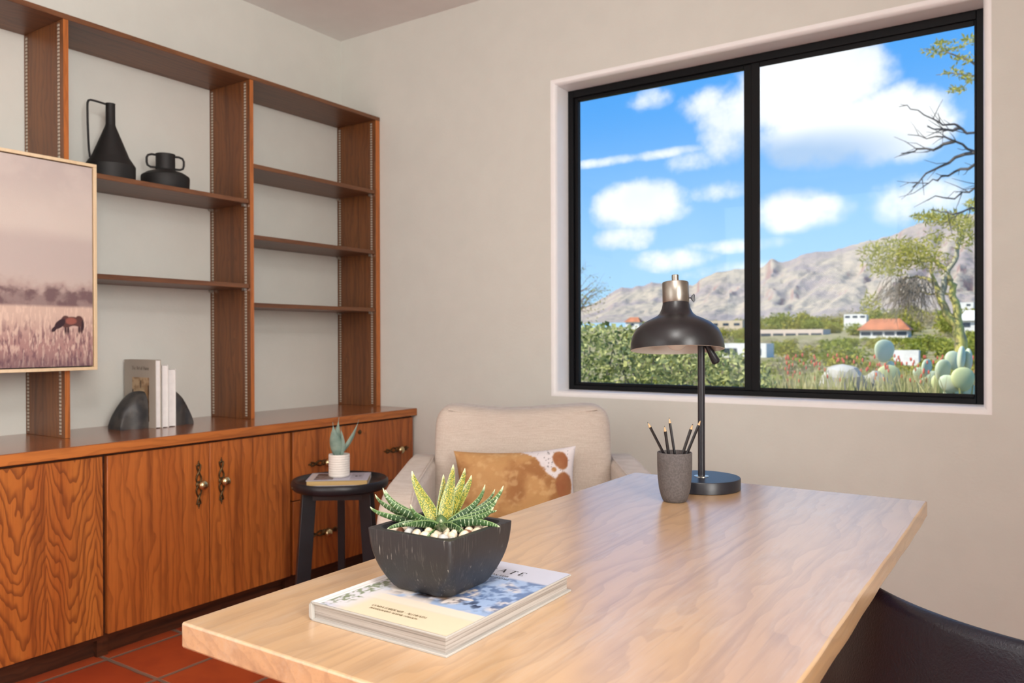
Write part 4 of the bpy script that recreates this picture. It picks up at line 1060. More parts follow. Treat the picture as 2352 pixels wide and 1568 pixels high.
# ------------------------------------------------------------------ black tray stool with its book and planter
def stool():
    A = Vector((-math.sin(YAW), math.cos(YAW), 0)); R = Vector((math.cos(YAW), math.sin(YAW), 0))
    c = A*3.0+R*-.650; H = .527
    r = thing('side_table', (c.x, c.y, 0), 'round black tray stool on three legs in front of the drawers', 'side table', rz=YAW)
    obj('tray', MB().lathe([(0, H-.040), (.150, H-.040), (.168, H-.037), (.1775, H-.028), (.180, H-.017), (.1785, H-.006), (.173, H), (.165, H-.0015), (.157, H-.009), (.150, H-.014), (0, H-.0145)], seg=72, cap0=False, cap1=False), black_paint, r, smooth_=50)
    # local axes: x right, y away
    legs = [(-.104, -.056), (.106, -.046), (-.022, .118)]
    for x, y in legs:
        d = Vector((x, y, 0)).normalized(); s_ = Vector((-d.y, d.x, 0)); b = MB(); w0, w1, t0 = .014, .013, .026
        top = Vector((x, y, H-.042)); bot = Vector((x, y, 0))+d*.035
        vs = []
        for p_, w in ((bot, w1), (top, w0)):
            for sx, sy in ((-1, -1), (1, -1), (1, 1), (-1, 1)): vs.append(p_+s_*w*sx+d*t0*sy)
        b.add(vs, [(0, 3, 2, 1), (4, 5, 6, 7)]+[(k, (k+1) % 4, 4+(k+1) % 4, 4+k) for k in range(4)])
        obj('leg', b, black_paint, r, bevel=.002)
    for i in range(3):
        a_, b_ = Vector((*legs[i], 0)), Vector((*legs[(i+1) % 3], 0)); d = (b_-a_); L = d.length; d.normalize(); s_ = Vector((-d.y, d.x, 0))
        p0, p1 = a_+d*.015, b_-d*.015; bb = MB(); vs = []
        for z in (H-.072, H-.0402):
            for p_, sg in ((p0, -1), (p1, -1), (p1, 1), (p0, 1)): vs.append(p_+s_*.009*sg+Vector((0, 0, z)))
        bb.add(vs, [(0, 3, 2, 1), (4, 5, 6, 7)]+[(k, (k+1) % 4, 4+(k+1) % 4, 4+k) for k in range(4)])
        obj('apron', bb, black_paint, r)
    obj('nail_head', MB().ball((-.156, -.0865, H-.020), .0022, 10, 6), brass, r)
    # thin book
    zt = H-.0143; bt = .021
    k = thing('book', (c.x-R.x*.003, c.y-R.y*.003, zt), 'thin grey picture book lying on the black tray under the white planter', 'book', rz=YAW+.10)
    w, h = .112, .083
    cvm = plain('grey_book_board', (.50, .49, .54), .5, var=.05)
    cb = MB(); cb.box(-w, w, -h, h, 0, .0018); cb.box(-w, w, -h, h, bt-.0022, bt-.0003); cb.box(-w, w, h-.002, h, .0018, bt-.0022)
    cv = obj('cover', cb, cvm, k, bevel=.0004)
    obj('page_block', MB().box(-w+.003, w-.003, -h+.003, h-.0021, .0018, bt-.0022), tan_pages_m, k)
    nu, nv = 110, 70; U, V = np.meshgrid(np.linspace(0, 1, nu+1), np.linspace(0, 1, nv+1)); n = fbm(U*9, V*7, 4, 6)
    cc = np.ones(U.shape+(3,))*lin((188, 186, 200))
    inb = lambda a0, a1, b0, b1: ((U > a0) & (U < a1) & (V > b0) & (V < b1)).astype(float)
    cc = lerp(cc, lin((206, 198, 196)), inb(.02, .10, .04, .96)); cc = lerp(cc, lin((128, 112, 104)), inb(.11, .42, .10, .92)*.9); cc = lerp(cc, lin((72, 54, 46)), inb(.11, .42, .10, .92)*sst(n, .45, .6))
    cc = lerp(cc, lin((214, 212, 222)), inb(.68, .69, .03, .97)); cc = lerp(cc, lin((172, 170, 184)), inb(.70, .90, .15, .9)); cc = lerp(cc, lin((58, 58, 70)), inb(.77, .80, .42, .56)); cc = lerp(cc, lin((110, 108, 122)), inb(.82, .87, .42, .62)*.7)
    b = MB().grid(lambda u, v: (-w+.001+(2*w-.002)*u, -h+.001+(2*h-.002)*v, bt), nu, nv); b.col = cc.reshape(-1, 3)
    obj('cover_art', b, cover_m, cv)
    # planter
    q = c+R*(-.003)+A*(-.002); zb = zt+bt+.0003
    p_ = thing('potted_plant', (q.x, q.y, zb), 'small grey-green agave in a white ribbed pot on the tray stool', 'plant', rz=YAW)
    prof = [(0, 0), (.034, 0), (.0375, .002)]
    for i in range(49):
        t = i/48; prof.append((.0385+.0010*abs(math.sin(t*PI*9)), .004+.079*t))
    prof += [(.0385, .0845), (.0350, .0848), (.0345, .080), (.034, .070), (0, .068)]
    obj('pot', MB().lathe(prof, seg=48, cap0=False, cap1=False), pot_white, p_, smooth_=60)
    def leaf(tip, wid, lean_, cup_, twist=0.0, base=(0, 0, .066)):
        base = Vector(base); tip = Vector(tip); mid = base.lerp(tip, .5)+Vector(lean_); ns, nw = 22, 8
        b = MB()
        def P(u, v):
            t = v; c_ = base*(1-t)**2+mid*2*t*(1-t)+tip*t*t; ww = wid*(math.sin(PI*min(1, t*.93+.16))**.8)*(1-t**4)+.0006
            s_ = (u-.5)*2; ang = twist
            dx = Vector((math.cos(ang), math.sin(ang), 0)); dn = Vector((-math.sin(ang), math.cos(ang), 0))
            return c_+dx*ww*s_+dn*(cup_*ww*(s_*s_))
        b.grid(P, nw, ns); n_ = len(b.v); o_ = [(v[0], v[1]+.0016, v[2]) for v in b.v]; fs = list(b.f)
        b.add(o_, [f[::-1] for f in fs])
        bd = [i for i in range(nw+1)]+[j*(nw+1)+nw for j in range(1, ns+1)]+[ns*(nw+1)+i for i in range(nw-1, -1, -1)]+[j*(nw+1) for j in range(ns-1, 0, -1)]
        b.f += [(bd[(k_+1) % len(bd)], bd[k_], n_+bd[k_], n_+bd[(k_+1) % len(bd)]) for k_ in range(len(bd))]
        obj('leaf', b, agave_m, p_, smooth_=60)
    leaf((-.021, -.012, .205), .0235, (-.004, -.012, 0), .45, .1)
    leaf((-.002, .010, .222), .016, (-.014, .006, 0), -.4, .2)
    leaf((-.016, .016, .185), .017, (-.012, .010, 0), -.4, -.5)
    leaf((.006, .000, .190), .014, (.010, -.004, 0), .5, -.7)
    leaf((.074, .004, .213), .0095, (.010, 0, -.016), .6, .4, (.006, 0, .085))
    obj('soil', MB().lathe([(.0005, .0705), (.0345, .070)], seg=24), plain('brown_soil', (.05, .035, .025), .9), p_)
stool()

# ------------------------------------------------------------------ black leather chair tucked at the desk
def desk_chair():
    cx, cy = .100, 1.425; r = thing('desk_chair', (cx, cy, 0), 'black leather chair with a curved back tucked in beside the desk', 'chair', rz=0)
    rad, t = .36, .030; mid = math.atan2(-.811, -.585)
    a0, a1 = mid-1.05, mid+1.45
    ztop = lambda s_: .706-.014*max(0, .30-s_)*3
    b = MB(); ns = 48; prof = []
    K = 10
    rows = []
    for i in range(ns+1):
        s_ = i/ns; an = a0+(a1-a0)*s_; zt = ztop(s_)
        sec = []
        for zz, off in ((.40, .030), (.50, .034), (.60, .026), (zt-.03, .014)): sec.append((rad+off+t/2, zz))
        for k in range(1, K):
            q = PI*k/K; sec.append((rad+.014+math.cos(q)*t/2, zt-.018+math.sin(q)*.018))
        for zz, off in ((zt-.03, .014), (.60, .010), (.50, .004), (.40, 0)): sec.append((rad+off-t/2, zz))
        rows.append([(math.cos(an)*q, math.sin(an)*q, z) for q, z in sec])
    m_ = len(rows[0]); vs = [p_ for q in rows for p_ in q]
    fs = [(i*m_+k, i*m_+(k+1) % m_, (i+1)*m_+(k+1) % m_, (i+1)*m_+k) for i in range(ns) for k in range(m_)]
    fs += [tuple(range(m_-1, -1, -1)), tuple(ns*m_+k for k in range(m_))]
    b.add(vs, fs); obj('backrest', b, leather, r, smooth_=50)
    obj('seat', MB().rbox((0, 0, .43), (.325, .325, .045), 4, 16, puff=(0, 0, .01)), leather, r, smooth_=60)
    for i in range(4):
        a_ = PI/4+i*PI/2; obj('leg', MB().tube([(math.cos(a_)*.17, math.sin(a_)*.17, .40), (math.cos(a_)*.235, math.sin(a_)*.235, .0)], [.014, .010], 12), lamp_black, r, smooth_=60)
desk_chair()

# ------------------------------------------------------------------ outside: ground, mountains, houses, plants
def interp(x, xs, ys):
    return float(np.interp(x, xs, ys))
def g_slope(a, y):
    """height of the ground at lateral slope a = x/y and distance y"""
    r_ = max(0, min(1, (a+.36)/.30)); r_ = r_*r_*(3-2*r_)
    ys = [3.2, 5, 8, 12, 18, 30, 60, 120, 300, 700]
    bs = [-.36, -.170, -.105, -.080, -.058, -.036, -.012, .002+.004*r_, .010+.014*r_, .016+.010*r_]
    b = interp(math.log(y), [math.log(v) for v in ys], bs)
    return CAM_Z+b*y
def ground_z(x, y): return g_slope(x/y, y)
def px_ray(px, py):
    d = _r*((px-1176)/F_PX)-_u*((py-784)/F_PX)+_f
    return d
def at(px, y, py=None):
    """point of the garden seen toward image column px, at distance y beyond the camera; on the ground unless a row is given"""
    d = px_ray(px, 778 if py is None else py); x = d.x/d.y*y
    return Vector((x, y, ground_z(x, y) if py is None else CAM_Z+d.z/d.y*y))
def terrain():
    na, ny = 120, 110
    def P(u, v):
        a = -.95+1.25*u; y = 3.25*(720/3.25)**v
        x = a*y; z = g_slope(a, y); s_ = min(.5, y*.004)
        z += s_*(math.sin(x*1.3/(.3+s_))*.3+math.sin(y*.9/(.3+s_)+x*.4)*.3)*.25
        return (x, y, z)
    b = MB().grid(P, na, ny)
    m_, nt, p_ = mat0('desert_ground')
    tc = N(nt, 'ShaderNodeTexCoord')
    def nz(sc, det=5.0):
        n = N(nt, 'ShaderNodeTexNoise', inp={'Scale': sc, 'Detail': det, 'Roughness': .65}); nt.links.new(tc.outputs['Object'], n.inputs['Vector']); return n.outputs[0]
    a_, c_, d_ = nz(.05), nz(.7), nz(5.0)
    col = mixc(nt, smooth(nt, c_, .46, .54), (.50, .38, .25), (.22, .20, .06))
    col = mixc(nt, smooth(nt, d_, .45, .65), col, (.36, .31, .14))
    col = mixc(nt, mth(nt, 'MULTIPLY', smooth(nt, a_, .5, .65), .6), col, (.44, .40, .18))
    nt.links.new(col, p_.inputs['Base Color']); p_.inputs['Roughness'].default_value = .95; p_.inputs['Specular IOR Level'].default_value = .1
    bump(nt, p_, mth(nt, 'ADD', c_, d_), .8, .3)
    struct('ground', b, m_, smooth_=80)
terrain()
def mountains():
    RID = [(-0.95, 0.05), (-0.6493, 0.0215), (-0.5815, 0.027), (-0.5527, 0.0408), (-0.5247, 0.0525), (-0.4974, 0.0662), (-0.4709, 0.0718), (-0.4451, 0.0738), (-0.4293, 0.0766), (-0.4076, 0.0722), (-0.3834, 0.0684), (-0.3686, 0.0774), (-0.3511, 0.0845), (-0.3312, 0.0874), (-0.3172, 0.0878), (-0.3006, 0.0875), (-0.2898, 0.0902), (-0.2791, 0.0983), (-0.2659, 0.0953), (-0.2503, 0.0998), (-0.2349, 0.102), (-0.2149, 0.1033), (-0.1905, 0.1079), (-0.1668, 0.1124), (-0.1438, 0.1182), (-0.1213, 0.1273), (-0.1104, 0.1308), (-0.0953, 0.132), (-0.0783, 0.1334), (-0.0617, 0.1357), (-0.0375, 0.1382), (0.0012, 0.1391)]
    na, nr = 300, 90
    UA = np.linspace(-.80, .12, na+1); VR = np.linspace(0, 1.12, nr+1)
    A_, R_ = np.meshgrid(UA, VR)
    ridge = np.interp(A_, [q[0] for q in RID], [q[1] for q in RID])
    jag = (fbm(A_*70, A_*0+2, 4, 3)-.5)*.006+(fbm(A_*220, A_*0+7, 3, 8)-.5)*.003
    y = 760+R_*900
    base = .022
    rf = fbm(A_*26+R_*1.2, R_*5.0, 5, 11); rg = np.abs(fbm(A_*34-R_*2.4, R_*3.0, 4, 19)-.5)*2
    t = np.clip(R_, 0, 1)
    prof = t**1.12
    # cliff bands part-way up
    prof = prof+.055*np.sin(np.clip((t-.52)/.16, 0, 1)*PI*.5)*(t < .99)*sst(A_, -.34, -.28)*(1-t)
    b_ = base+(ridge+jag*sst(t, .5, 1.0)-base)*prof
    b_ = b_-(rg*.75+(1-rf)*.7-.5)*.036*np.sin(np.clip(t, 0, 1)*PI)**.8*np.clip((ridge-base)*9, 0, 1.2)
    b_ = np.where(R_ > 1, b_*(1-(R_-1)*1.8), b_)
    Z = CAM_Z+b_*y; X = A_*y
    b = MB(); w = na+1
    b.add(np.stack([X, y, Z], -1).reshape(-1, 3).tolist(), [(j*w+i, j*w+i+1, (j+1)*w+i+1, (j+1)*w+i) for j in range(nr) for i in range(na)])
    m_, nt, p_ = mat0('mountain_rock')
    tc = N(nt, 'ShaderNodeTexCoord'); geo = N(nt, 'ShaderNodeNewGeometry'); sep = N(nt, 'ShaderNodeSeparateXYZ'); nt.links.new(geo.outputs['True Normal'], sep.inputs[0])
    def nz(sc, det=6.0):
        n = N(nt, 'ShaderNodeTexNoise', inp={'Scale': sc, 'Detail': det, 'Roughness': .62}); nt.links.new(tc.outputs['Object'], n.inputs['Vector']); return n.outputs[0]
    n1, n2, n3 = nz(.006), nz(.03), nz(.12)
    col = mixc(nt, smooth(nt, n1, .40, .60), (.34, .275, .26), (.45, .365, .28))
    col = mixc(nt, mth(nt, 'MULTIPLY', smooth(nt, n2, .45, .65), .6), col, (.28, .24, .22))
    col = mixc(nt, mth(nt, 'MULTIPLY', smooth(nt, n3, .50, .68), .6), col, (.25, .23, .17))
    steep = mth(nt, 'ADD', sep.outputs[2], mth(nt, 'MULTIPLY', mth(nt, 'SUBTRACT', n2, .5), .5))
    col = mixc(nt, mth(nt, 'MULTIPLY', smooth(nt, steep, .80, .62), .7), col, (.28, .16, .15))
    nt.links.new(col, p_.inputs['Base Color']); p_.inputs['Roughness'].default_value = 1.0; p_.inputs['Specular IOR Level'].default_value = 0.0
    bump(nt, p_, mth(nt, 'ADD', n2, mth(nt, 'MULTIPLY', n3, .6)), .7, 6.0)
    struct('mountains', b, m_, smooth_=60)
mountains()

def foliage_mat(name, c1, c2, tr=.3):
    m_, nt, p_ = mat0(name)
    oi = N(nt, 'ShaderNodeObjectInfo'); geo = N(nt, 'ShaderNodeNewGeometry')
    r_ = geo.outputs['Random Per Island']
    nt.links.new(mixc(nt, r_, c1, c2), p_.inputs['Base Color']); p_.inputs['Roughness'].default_value = .5; p_.inputs['Specular IOR Level'].default_value = .25
    t = N(nt, 'ShaderNodeBsdfTranslucent'); nt.links.new(mixc(nt, r_, c1, c2), t.inputs[0])
    mx = N(nt, 'ShaderNodeMixShader', inp={0: tr}); out = nt.nodes['Material Output']
    nt.links.new(p_.outputs[0], mx.inputs[1]); nt.links.new(t.outputs[0], mx.inputs[2]); nt.links.new(mx.outputs[0], out.inputs[0])
    return m_
scrub_ms = [foliage_mat('olive_scrub', (.24, .22, .025), (.50, .44, .075)), foliage_mat('green_scrub', (.19, .22, .022), (.42, .41, .06)), foliage_mat('dry_scrub', (.36, .28, .16), (.52, .43, .26))]
hedge_m = foliage_mat('hedge_leaf', (.06, .10, .02), (.66, .64, .25), .30)
verde_m = foliage_mat('palo_verde_leaf', (.34, .32, .05), (.56, .48, .12), .40)
twig_m = plain('grey_twig', (.26, .20, .15), .8, var=.3)
dark_twig = plain('dark_twig', (.10, .085, .08), .8, var=.3)
red_twig = plain('reddish_twig', (.30, .19, .14), .8, var=.3)
bark_m = plain('yellow_green_bark', (.58, .50, .12), .7, var=.45, vs=9, col2=(.30, .24, .11))
pad_m = plain('cactus_pad', (.50, .56, .38), .55, var=.12, vs=9, col2=(.58, .60, .44))
pad_y = plain('yellowing_cactus_pad', (.58, .60, .30), .55, var=.12, vs=9)
rock_m = plain('pale_boulder', (.46, .43, .39), .9, var=.35, vs=5, bs=.6, bscale=12)
def leaf_cloud(n, fn, size, rnd, asp=.55):
    b = MB()
    for _ in range(n):
        p_ = Vector(fn()); d = Vector((rnd.gauss(0, 1), rnd.gauss(0, 1), rnd.gauss(0, .8)+.25)).normalized(); s1 = d.cross(Vector((rnd.gauss(0, 1), rnd.gauss(0, 1), rnd.gauss(0, 1)))).normalized()
        L = size*rnd.uniform(.7, 1.3); w = L*asp; nn = d.cross(s1)*w*.25
        b.add([p_, p_+d*L*.5+s1*w*.5+nn, p_+d*L, p_+d*L*.5-s1*w*.5+nn], [(0, 1, 2, 3)])
    return b
def ellipsoid_pt(rnd, hollow=.5):
    while True:
        v = Vector((rnd.uniform(-1, 1), rnd.uniform(-1, 1), rnd.uniform(-1, 1)))
        if hollow < v.length < 1: return v
def shrubs():
    protos = []
    for k, (m_, n) in enumerate(((scrub_ms[0], 900), (scrub_ms[1], 900), (scrub_ms[2], 700))):
        rnd = random.Random(40+k)
        lumps = [(Vector((rnd.uniform(-.5, .5), rnd.uniform(-.5, .5), rnd.uniform(.25, .60))), rnd.uniform(.35, .5)) for _ in range(7)]
        def fn():
            c_, q = rnd.choice(lumps); v = ellipsoid_pt(rnd)*q; p_ = c_+v; return (p_.x, p_.y, max(.02, p_.z))
        protos.append((leaf_cloud(n, fn, .14 if k < 2 else .13, rnd, .6 if k < 2 else .28), m_))
    names = [('olive_shrub', 'olive desert shrub on the sunny slope beyond the window'), ('green_shrub', 'bright green desert shrub on the sunny slope beyond the window'), ('dry_shrub', 'dry tan thorny shrub on the sunny slope beyond the window')]
    first = {}
    rnd = random.Random(5)
    spots = []
    # (distance, count, size range)
    sight = [(1972, 2088, 770, 95), (1936, 1992, 731, 170), (2206, 2262, 753, 90), (1745, 1890, 774, 120), (2052, 2112, 820, 34), (1437, 1468, 750, 150), (1630, 1705, 750, 160), (1650, 1760, 815, 42), (2190, 2236, 704, 240)]
    keep = [(at((h0+h1)/2, hy).x, hy+(h1-h0)*hy/F_PX*.3, (h1-h0)*hy/F_PX*.62) for h0, h1, hb, hy in sight]+[(-.95, 11, .3), (at(1268, 12).x, 12, .9), (at(2420, 9).x, 9, .6)]
    for y, n, s0, s1 in ((12.5, 14, .35, .7), (16.5, 18, .4, .85), (22, 22, .55, 1.05), (30, 26, .7, 1.3), (42, 28, .9, 1.7), (60, 30, 1.2, 2.2), (85, 30, 1.6, 2.8), (120, 28, 2.0, 3.4), (170, 26, 2.8, 4.4), (245, 24, 4, 6)):
        for _ in range(n*25):
            a = rnd.uniform(-.46, -.04); yy = y*rnd.uniform(.86, 1.16); sz = rnd.uniform(s0, s1); x = a*yy
            if any((x-q[0])**2+(yy-q[1])**2 < (1.06*(sz+q[2]))**2 for q in spots): continue
            if any((x-q[0])**2+(yy-q[1])**2 < (q[2]+1.2*sz)**2 for q in keep): continue
            d_ = Vector((x, yy, ground_z(x, yy)+sz*.95-CAM_Z)); q_ = F_PX/d_.dot(_f); ppx, ppy = 1176+d_.dot(_r)*q_, 784-d_.dot(_u)*q_; hw = sz*1.1*q_
            lim = max([hb for h0, h1, hb, hy in sight if h0 < ppx+hw and h1 > ppx-hw and yy < hy] or [0])
            if ppy < lim:
                sz -= (lim-ppy)/q_/.95
                if sz < s0*.4: continue
            spots.append((x, yy, sz)); n -= 1
            if n <= 0: break
    for x, y, s_ in spots:
        k = rnd.choices((0, 1, 2), (.45, .38, .17))[0]
        if k not in first:
            o = obj(names[k][0], protos[k][0], protos[k][1]); first[k] = o
        else:
            o = first[k].copy(); COL.objects.link(o)
        o.location = (x, y, ground_z(x, y)-.03); o.scale = (s_*rnd.uniform(.95, 1.1), s_*rnd.uniform(.95, 1.1), s_*rnd.uniform(.7, 1.0)); o.rotation_euler = (0, 0, rnd.uniform(0, 6.28))
        tag(o, names[k][1], 'shrub', names[k][0].replace('_', ' ')+'s on the far slope')
shrubs()
def hedge():
    rnd = random.Random(8)
    r_ = thing('hedge', at(1500, 5.6), 'dense small-leaved hedge close outside the window behind the lamp', 'hedge')
    L = r_.location
    top = [(1290, 742), (1340, 744), (1400, 746), (1450, 762), (1490, 790), (1540, 800), (1600, 806), (1650, 800), (1700, 812), (1745, 838), (1775, 872)]
    def fn():
        px = rnd.uniform(1270, 1775); y = rnd.uniform(5.0, 6.3)
        tp = np.interp(px, [q[0] for q in top], [q[1] for q in top])+rnd.gauss(0, 5)
        pt = at(px, 5.6, tp); zt = pt.z; x = at(px, y, 800).x
        u = rnd.random()
        z = zt-(zt-.05)*u
        return (x-L.x, y-L.y, z-L.z)
    obj('foliage', leaf_cloud(8000, fn, .042, rnd, .75), hedge_m, r_)
    b = MB()
    for i in range(34):
        px = 1275+490*i/33; y = rnd.uniform(5.75, 6.0); p0 = at(px, y)-L; h = at(px, 5.6, np.interp(px, [q[0] for q in top], [q[1] for q in top])).z-at(px, y).z
        pts = [p0, p0+Vector((rnd.uniform(-.1, .1), rnd.uniform(-.1, .1), h*.5)), p0+Vector((rnd.uniform(-.2, .2), rnd.uniform(-.1, .1), h*.92))]
        b.tube(pts, [.012, .008, .003], 5)
    obj('stems', b, dark_twig, r_)
    for o in r_.children:
        if o.name.startswith('stems'): o.name = 'branchwork'
hedge()
def branch(b, p0, d, L, r0, depth, rnd, tips, spread=.55, droop=0.0):
    pts = [p0]; rr = [r0]; p_ = p0.copy(); dd = d.copy(); n = 5
    for i in range(n):
        dd = (dd+Vector((rnd.gauss(0, .16), rnd.gauss(0, .16), rnd.gauss(0, .12)-droop))).normalized(); p_ = p_+dd*L/n; pts.append(p_.copy()); rr.append(r0*(1-.55*(i+1)/n))
    b.tube(pts, rr, 5)
    tips.append((p_.copy(), dd.copy()))
    if depth > 0:
        for i in range(3 if depth > 1 else 4):
            t = rnd.choice(pts[2:]); nd = (dd+Vector((rnd.gauss(0, spread), rnd.gauss(0, spread), rnd.gauss(0, spread*.8)))).normalized()
            branch(b, t, nd, L*.66, rr[-1]*.85, depth-1, rnd, tips, spread, droop)
def palo_verde():
    y = 11.0
    base = at(2209, y, 806); base.z = ground_z(base.x, base.y)
    r_ = thing('palo_verde_tree', base, 'slender palo verde tree with yellow-green bark seen through the window', 'tree')
    L = r_.location
    Q = lambda px, py, dy=0.0: at(px, y+dy, py)-L
    rnd = random.Random(3)
    def limb(name, pts, r0, r1, m_=bark_m):
        n = len(pts); P_ = []
        for i in range(n-1):
            for k in range(4): P_.append(pts[i].lerp(pts[i+1], k/4)+Vector((rnd.gauss(0, .006), 0, rnd.gauss(0, .004))))
        P_.append(pts[-1]); N_ = len(P_)
        obj(name, MB().tube(P_, [r0+(r1-r0)*i/(N_-1) for i in range(N_)], 8), m_, r_, smooth_=60)
    g0 = Vector((0, 0, 0))
    limb('trunk', [g0, Q(2207, 791), Q(2204, 765), Q(2200, 748)], .075, .062)
    limb('branch', [Q(2200, 748), Q(2178, 724), Q(2166, 700), Q(2159, 678), Q(2146, 648)], .055, .032)
    limb('branch', [Q(2200, 748), Q(2198, 711), Q(2187, 676), Q(2190, 655), Q(2178, 635), Q(2172, 618), Q(2150, 598)], .050, .022)
    limb('branch', [Q(2162, 690), Q(2169, 647), Q(2178, 620), Q(2197, 593), Q(2200, 570), Q(2206, 545), Q(2196, 515)], .038, .016, plain('pale_branch_bark', (.46, .42, .30), .7, var=.3))
    limb('branch', [Q(2146, 648), Q(2130, 640, .2), Q(2105, 634, .3), Q(2075, 640, .4)], .030, .008)
    limb('branch', [Q(2150, 598), Q(2120, 600, -.1), Q(2080, 596, -.2), Q(2040, 606, -.2)], .020, .006)
    limb('branch', [Q(2187, 676), Q(2160, 672), Q(2135, 676), Q(2112, 668)], .018, .006)
    limb('branch', [Q(2196, 515), Q(2170, 508), Q(2140, 505), Q(2108, 500)], .014, .005)
    limb('branch', [Q(2146, 648), Q(2138, 620), Q(2140, 590), Q(2120, 560)], .02, .006)
    # feathery yellow-green sprays
    cl = [(2060, 575, 60, 26, 260), (2010, 585, 40, 24, 150), (2110, 575, 45, 25, 200), (2150, 600, 35, 24, 120), (2040, 620, 45, 14, 130), (2160, 500, 50, 14, 190), (2200, 510, 38, 16, 150), (2215, 545, 24, 26, 110), (2120, 497, 28, 6, 60), (2085, 600, 50, 18, 150),
          (2235, 470, 20, 12, 60), (2000, 700, 22, 24, 110), (2150, 545, 30, 18, 70)]
    def fn():
        cx, cy, rx, ry, n = rnd.choices(cl, [q[4] for q in cl])[0]
        v = ellipsoid_pt(rnd, 0); return Q(cx+v.x*rx*1.1, cy+v.z*ry*1.15, v.y*.7)
    obj('foliage', leaf_cloud(2900, fn, .075, rnd, .22), verde_m, r_)
    # hanging tangle of fine twigs
    b = MB()
    for i in range(240):
        px, py = rnd.gauss(2085, 26), rnd.uniform(632, 672); p0 = Q(px, py, rnd.uniform(-.4, .4)); d = Vector((rnd.gauss(-.25, .5), rnd.gauss(0, .3), -1)).normalized(); Lg = rnd.uniform(.15, .5)
        b.tube([p0, p0+d*Lg*.5+Vector((rnd.gauss(0, .03), 0, 0)), p0+d*Lg], [.0035, .003, .0015], 4, cap=False)
    obj('twig_tangle', b, twig_m, r_)
palo_verde()
def bare_branches():
    # a second, leafless tree stands to the right; its limbs reach across the upper pane
    y = 9.0; base = at(2420, y, 800); base.z = ground_z(base.x, base.y)
    r_ = thing('bare_tree', base, 'tree with bare dark branches reaching in from the right of the pane', 'tree'); L = r_.location
    Q = lambda px, py, dy=0.0: at(px, y+dy, py)-L
    rnd = random.Random(12)
    obj('trunk', MB().tube([Vector((0, 0, 0)), Q(2412, 700), Q(2400, 560), Q(2380, 470), Q(2340, 400)], [.11, .10, .08, .06, .05], 10), twig_m, r_, smooth_=60)
    limbs = [[(2340, 400), (2290, 368), (2235, 348), (2195, 325), (2150, 313), (2085, 309)], [(2340, 400), (2290, 350), (2238, 312), (2200, 292), (2160, 277), (2110, 252), (2065, 245)], [(2235, 348), (2180, 372), (2130, 398), (2095, 430)],
             [(2300, 372), (2238, 378), (2190, 400), (2150, 412), (2120, 428)], [(2340, 400), (2300, 420), (2240, 430), (2190, 452), (2130, 460)], [(2340, 400), (2310, 450), (2250, 478), (2190, 492), (2140, 480)], [(2200, 292), (2180, 300), (2130, 290)], [(2195, 325), (2160, 335), (2110, 345), (2070, 352)]]
    for l in limbs:
        b = MB(); P_ = [Q(a_, c_, rnd.uniform(-.2, .2)) for a_, c_ in l]; n = len(P_); S_ = []
        for i in range(n-1):
            for k in range(3): S_.append(P_[i].lerp(P_[i+1], k/3)+Vector((rnd.gauss(0, .012), rnd.gauss(0, .01), rnd.gauss(0, .012))))
        S_.append(P_[-1]); m_ = len(S_)
        b.tube(S_, [.017*(1-i/m_)+.003 for i in range(m_)], 5)
        for _ in range(7):
            i = rnd.randrange(2, m_-1); d = (S_[min(i+1, m_-1)]-S_[i-1]).normalized(); d = (d+Vector((rnd.gauss(0, .5), rnd.gauss(0, .4), rnd.gauss(0, .5)))).normalized(); q = rnd.uniform(.12, .3)
            b.tube([S_[i], S_[i]+d*q*.5+Vector((0, 0, rnd.gauss(0, .02))), S_[i]+d*q], [.0045, .0035, .0018], 4)
        obj('branch', b, dark_twig, r_, smooth_=60)
    cl = [(2205, 100, 30, 14), (2215, 135, 30, 10), (2180, 115, 26, 8), (2140, 120, 26, 10), (2190, 165, 30, 8), (2230, 90, 18, 12), (2200, 205, 24, 6), (2160, 100, 20, 5), (2225, 180, 14, 8)]
    obj('branch', MB().tube([Q(2340, 400), Q(2330, 280), Q(2290, 190), Q(2230, 140), Q(2170, 118), Q(2120, 112)], [.04, .03, .02, .012, .006, .003], 6), twig_m, r_)
    obj('branch', MB().tube([Q(2290, 190), Q(2240, 175), Q(2190, 168), Q(2150, 172)], [.016, .01, .006, .003], 6), twig_m, r_)
    def fn():
        cx, cy, rx, ry = rnd.choice(cl); v = ellipsoid_pt(rnd, 0); return Q(cx+v.x*rx, cy+v.z*ry, v.y*.3)
    obj('foliage', leaf_cloud(420, fn, .055, rnd, .35), verde_m, r_)
bare_branches()
def red_twig_tree():
    y = 12.0; base = at(1268, y, 800); base.z = ground_z(base.x, base.y)
    r_ = thing('bare_tree', base, 'reddish leafless twiggy tree at the outer edge of the pane beyond the hedge', 'tree'); L = r_.location
    rnd = random.Random(23); b = MB(); tips = []
    p0 = at(1300, y, 712)-L
    obj('trunk', MB().tube([Vector((0, 0, 0)), p0*.5+Vector((.03, 0, 0)), p0], [.09, .07, .05], 8), red_twig, r_, smooth_=60)
    for _ in range(11):
        d = Vector((rnd.uniform(.1, 1.0), rnd.gauss(0, .3), rnd.uniform(.1, .95))).normalized(); branch(b, p0+Vector((rnd.uniform(0, .2), 0, rnd.uniform(-.15, .2))), d, rnd.uniform(.32, .5), .012, 2, rnd, tips, .5)
    obj('branchwork', b, red_twig, r_)
    def fn():
        t, d = rnd.choice(tips); return t+Vector((rnd.gauss(0, .05), rnd.gauss(0, .05), rnd.gauss(0, .05)-.10))
    obj('foliage', leaf_cloud(260, fn, .05, rnd, .3), scrub_ms[0], r_)
red_twig_tree()
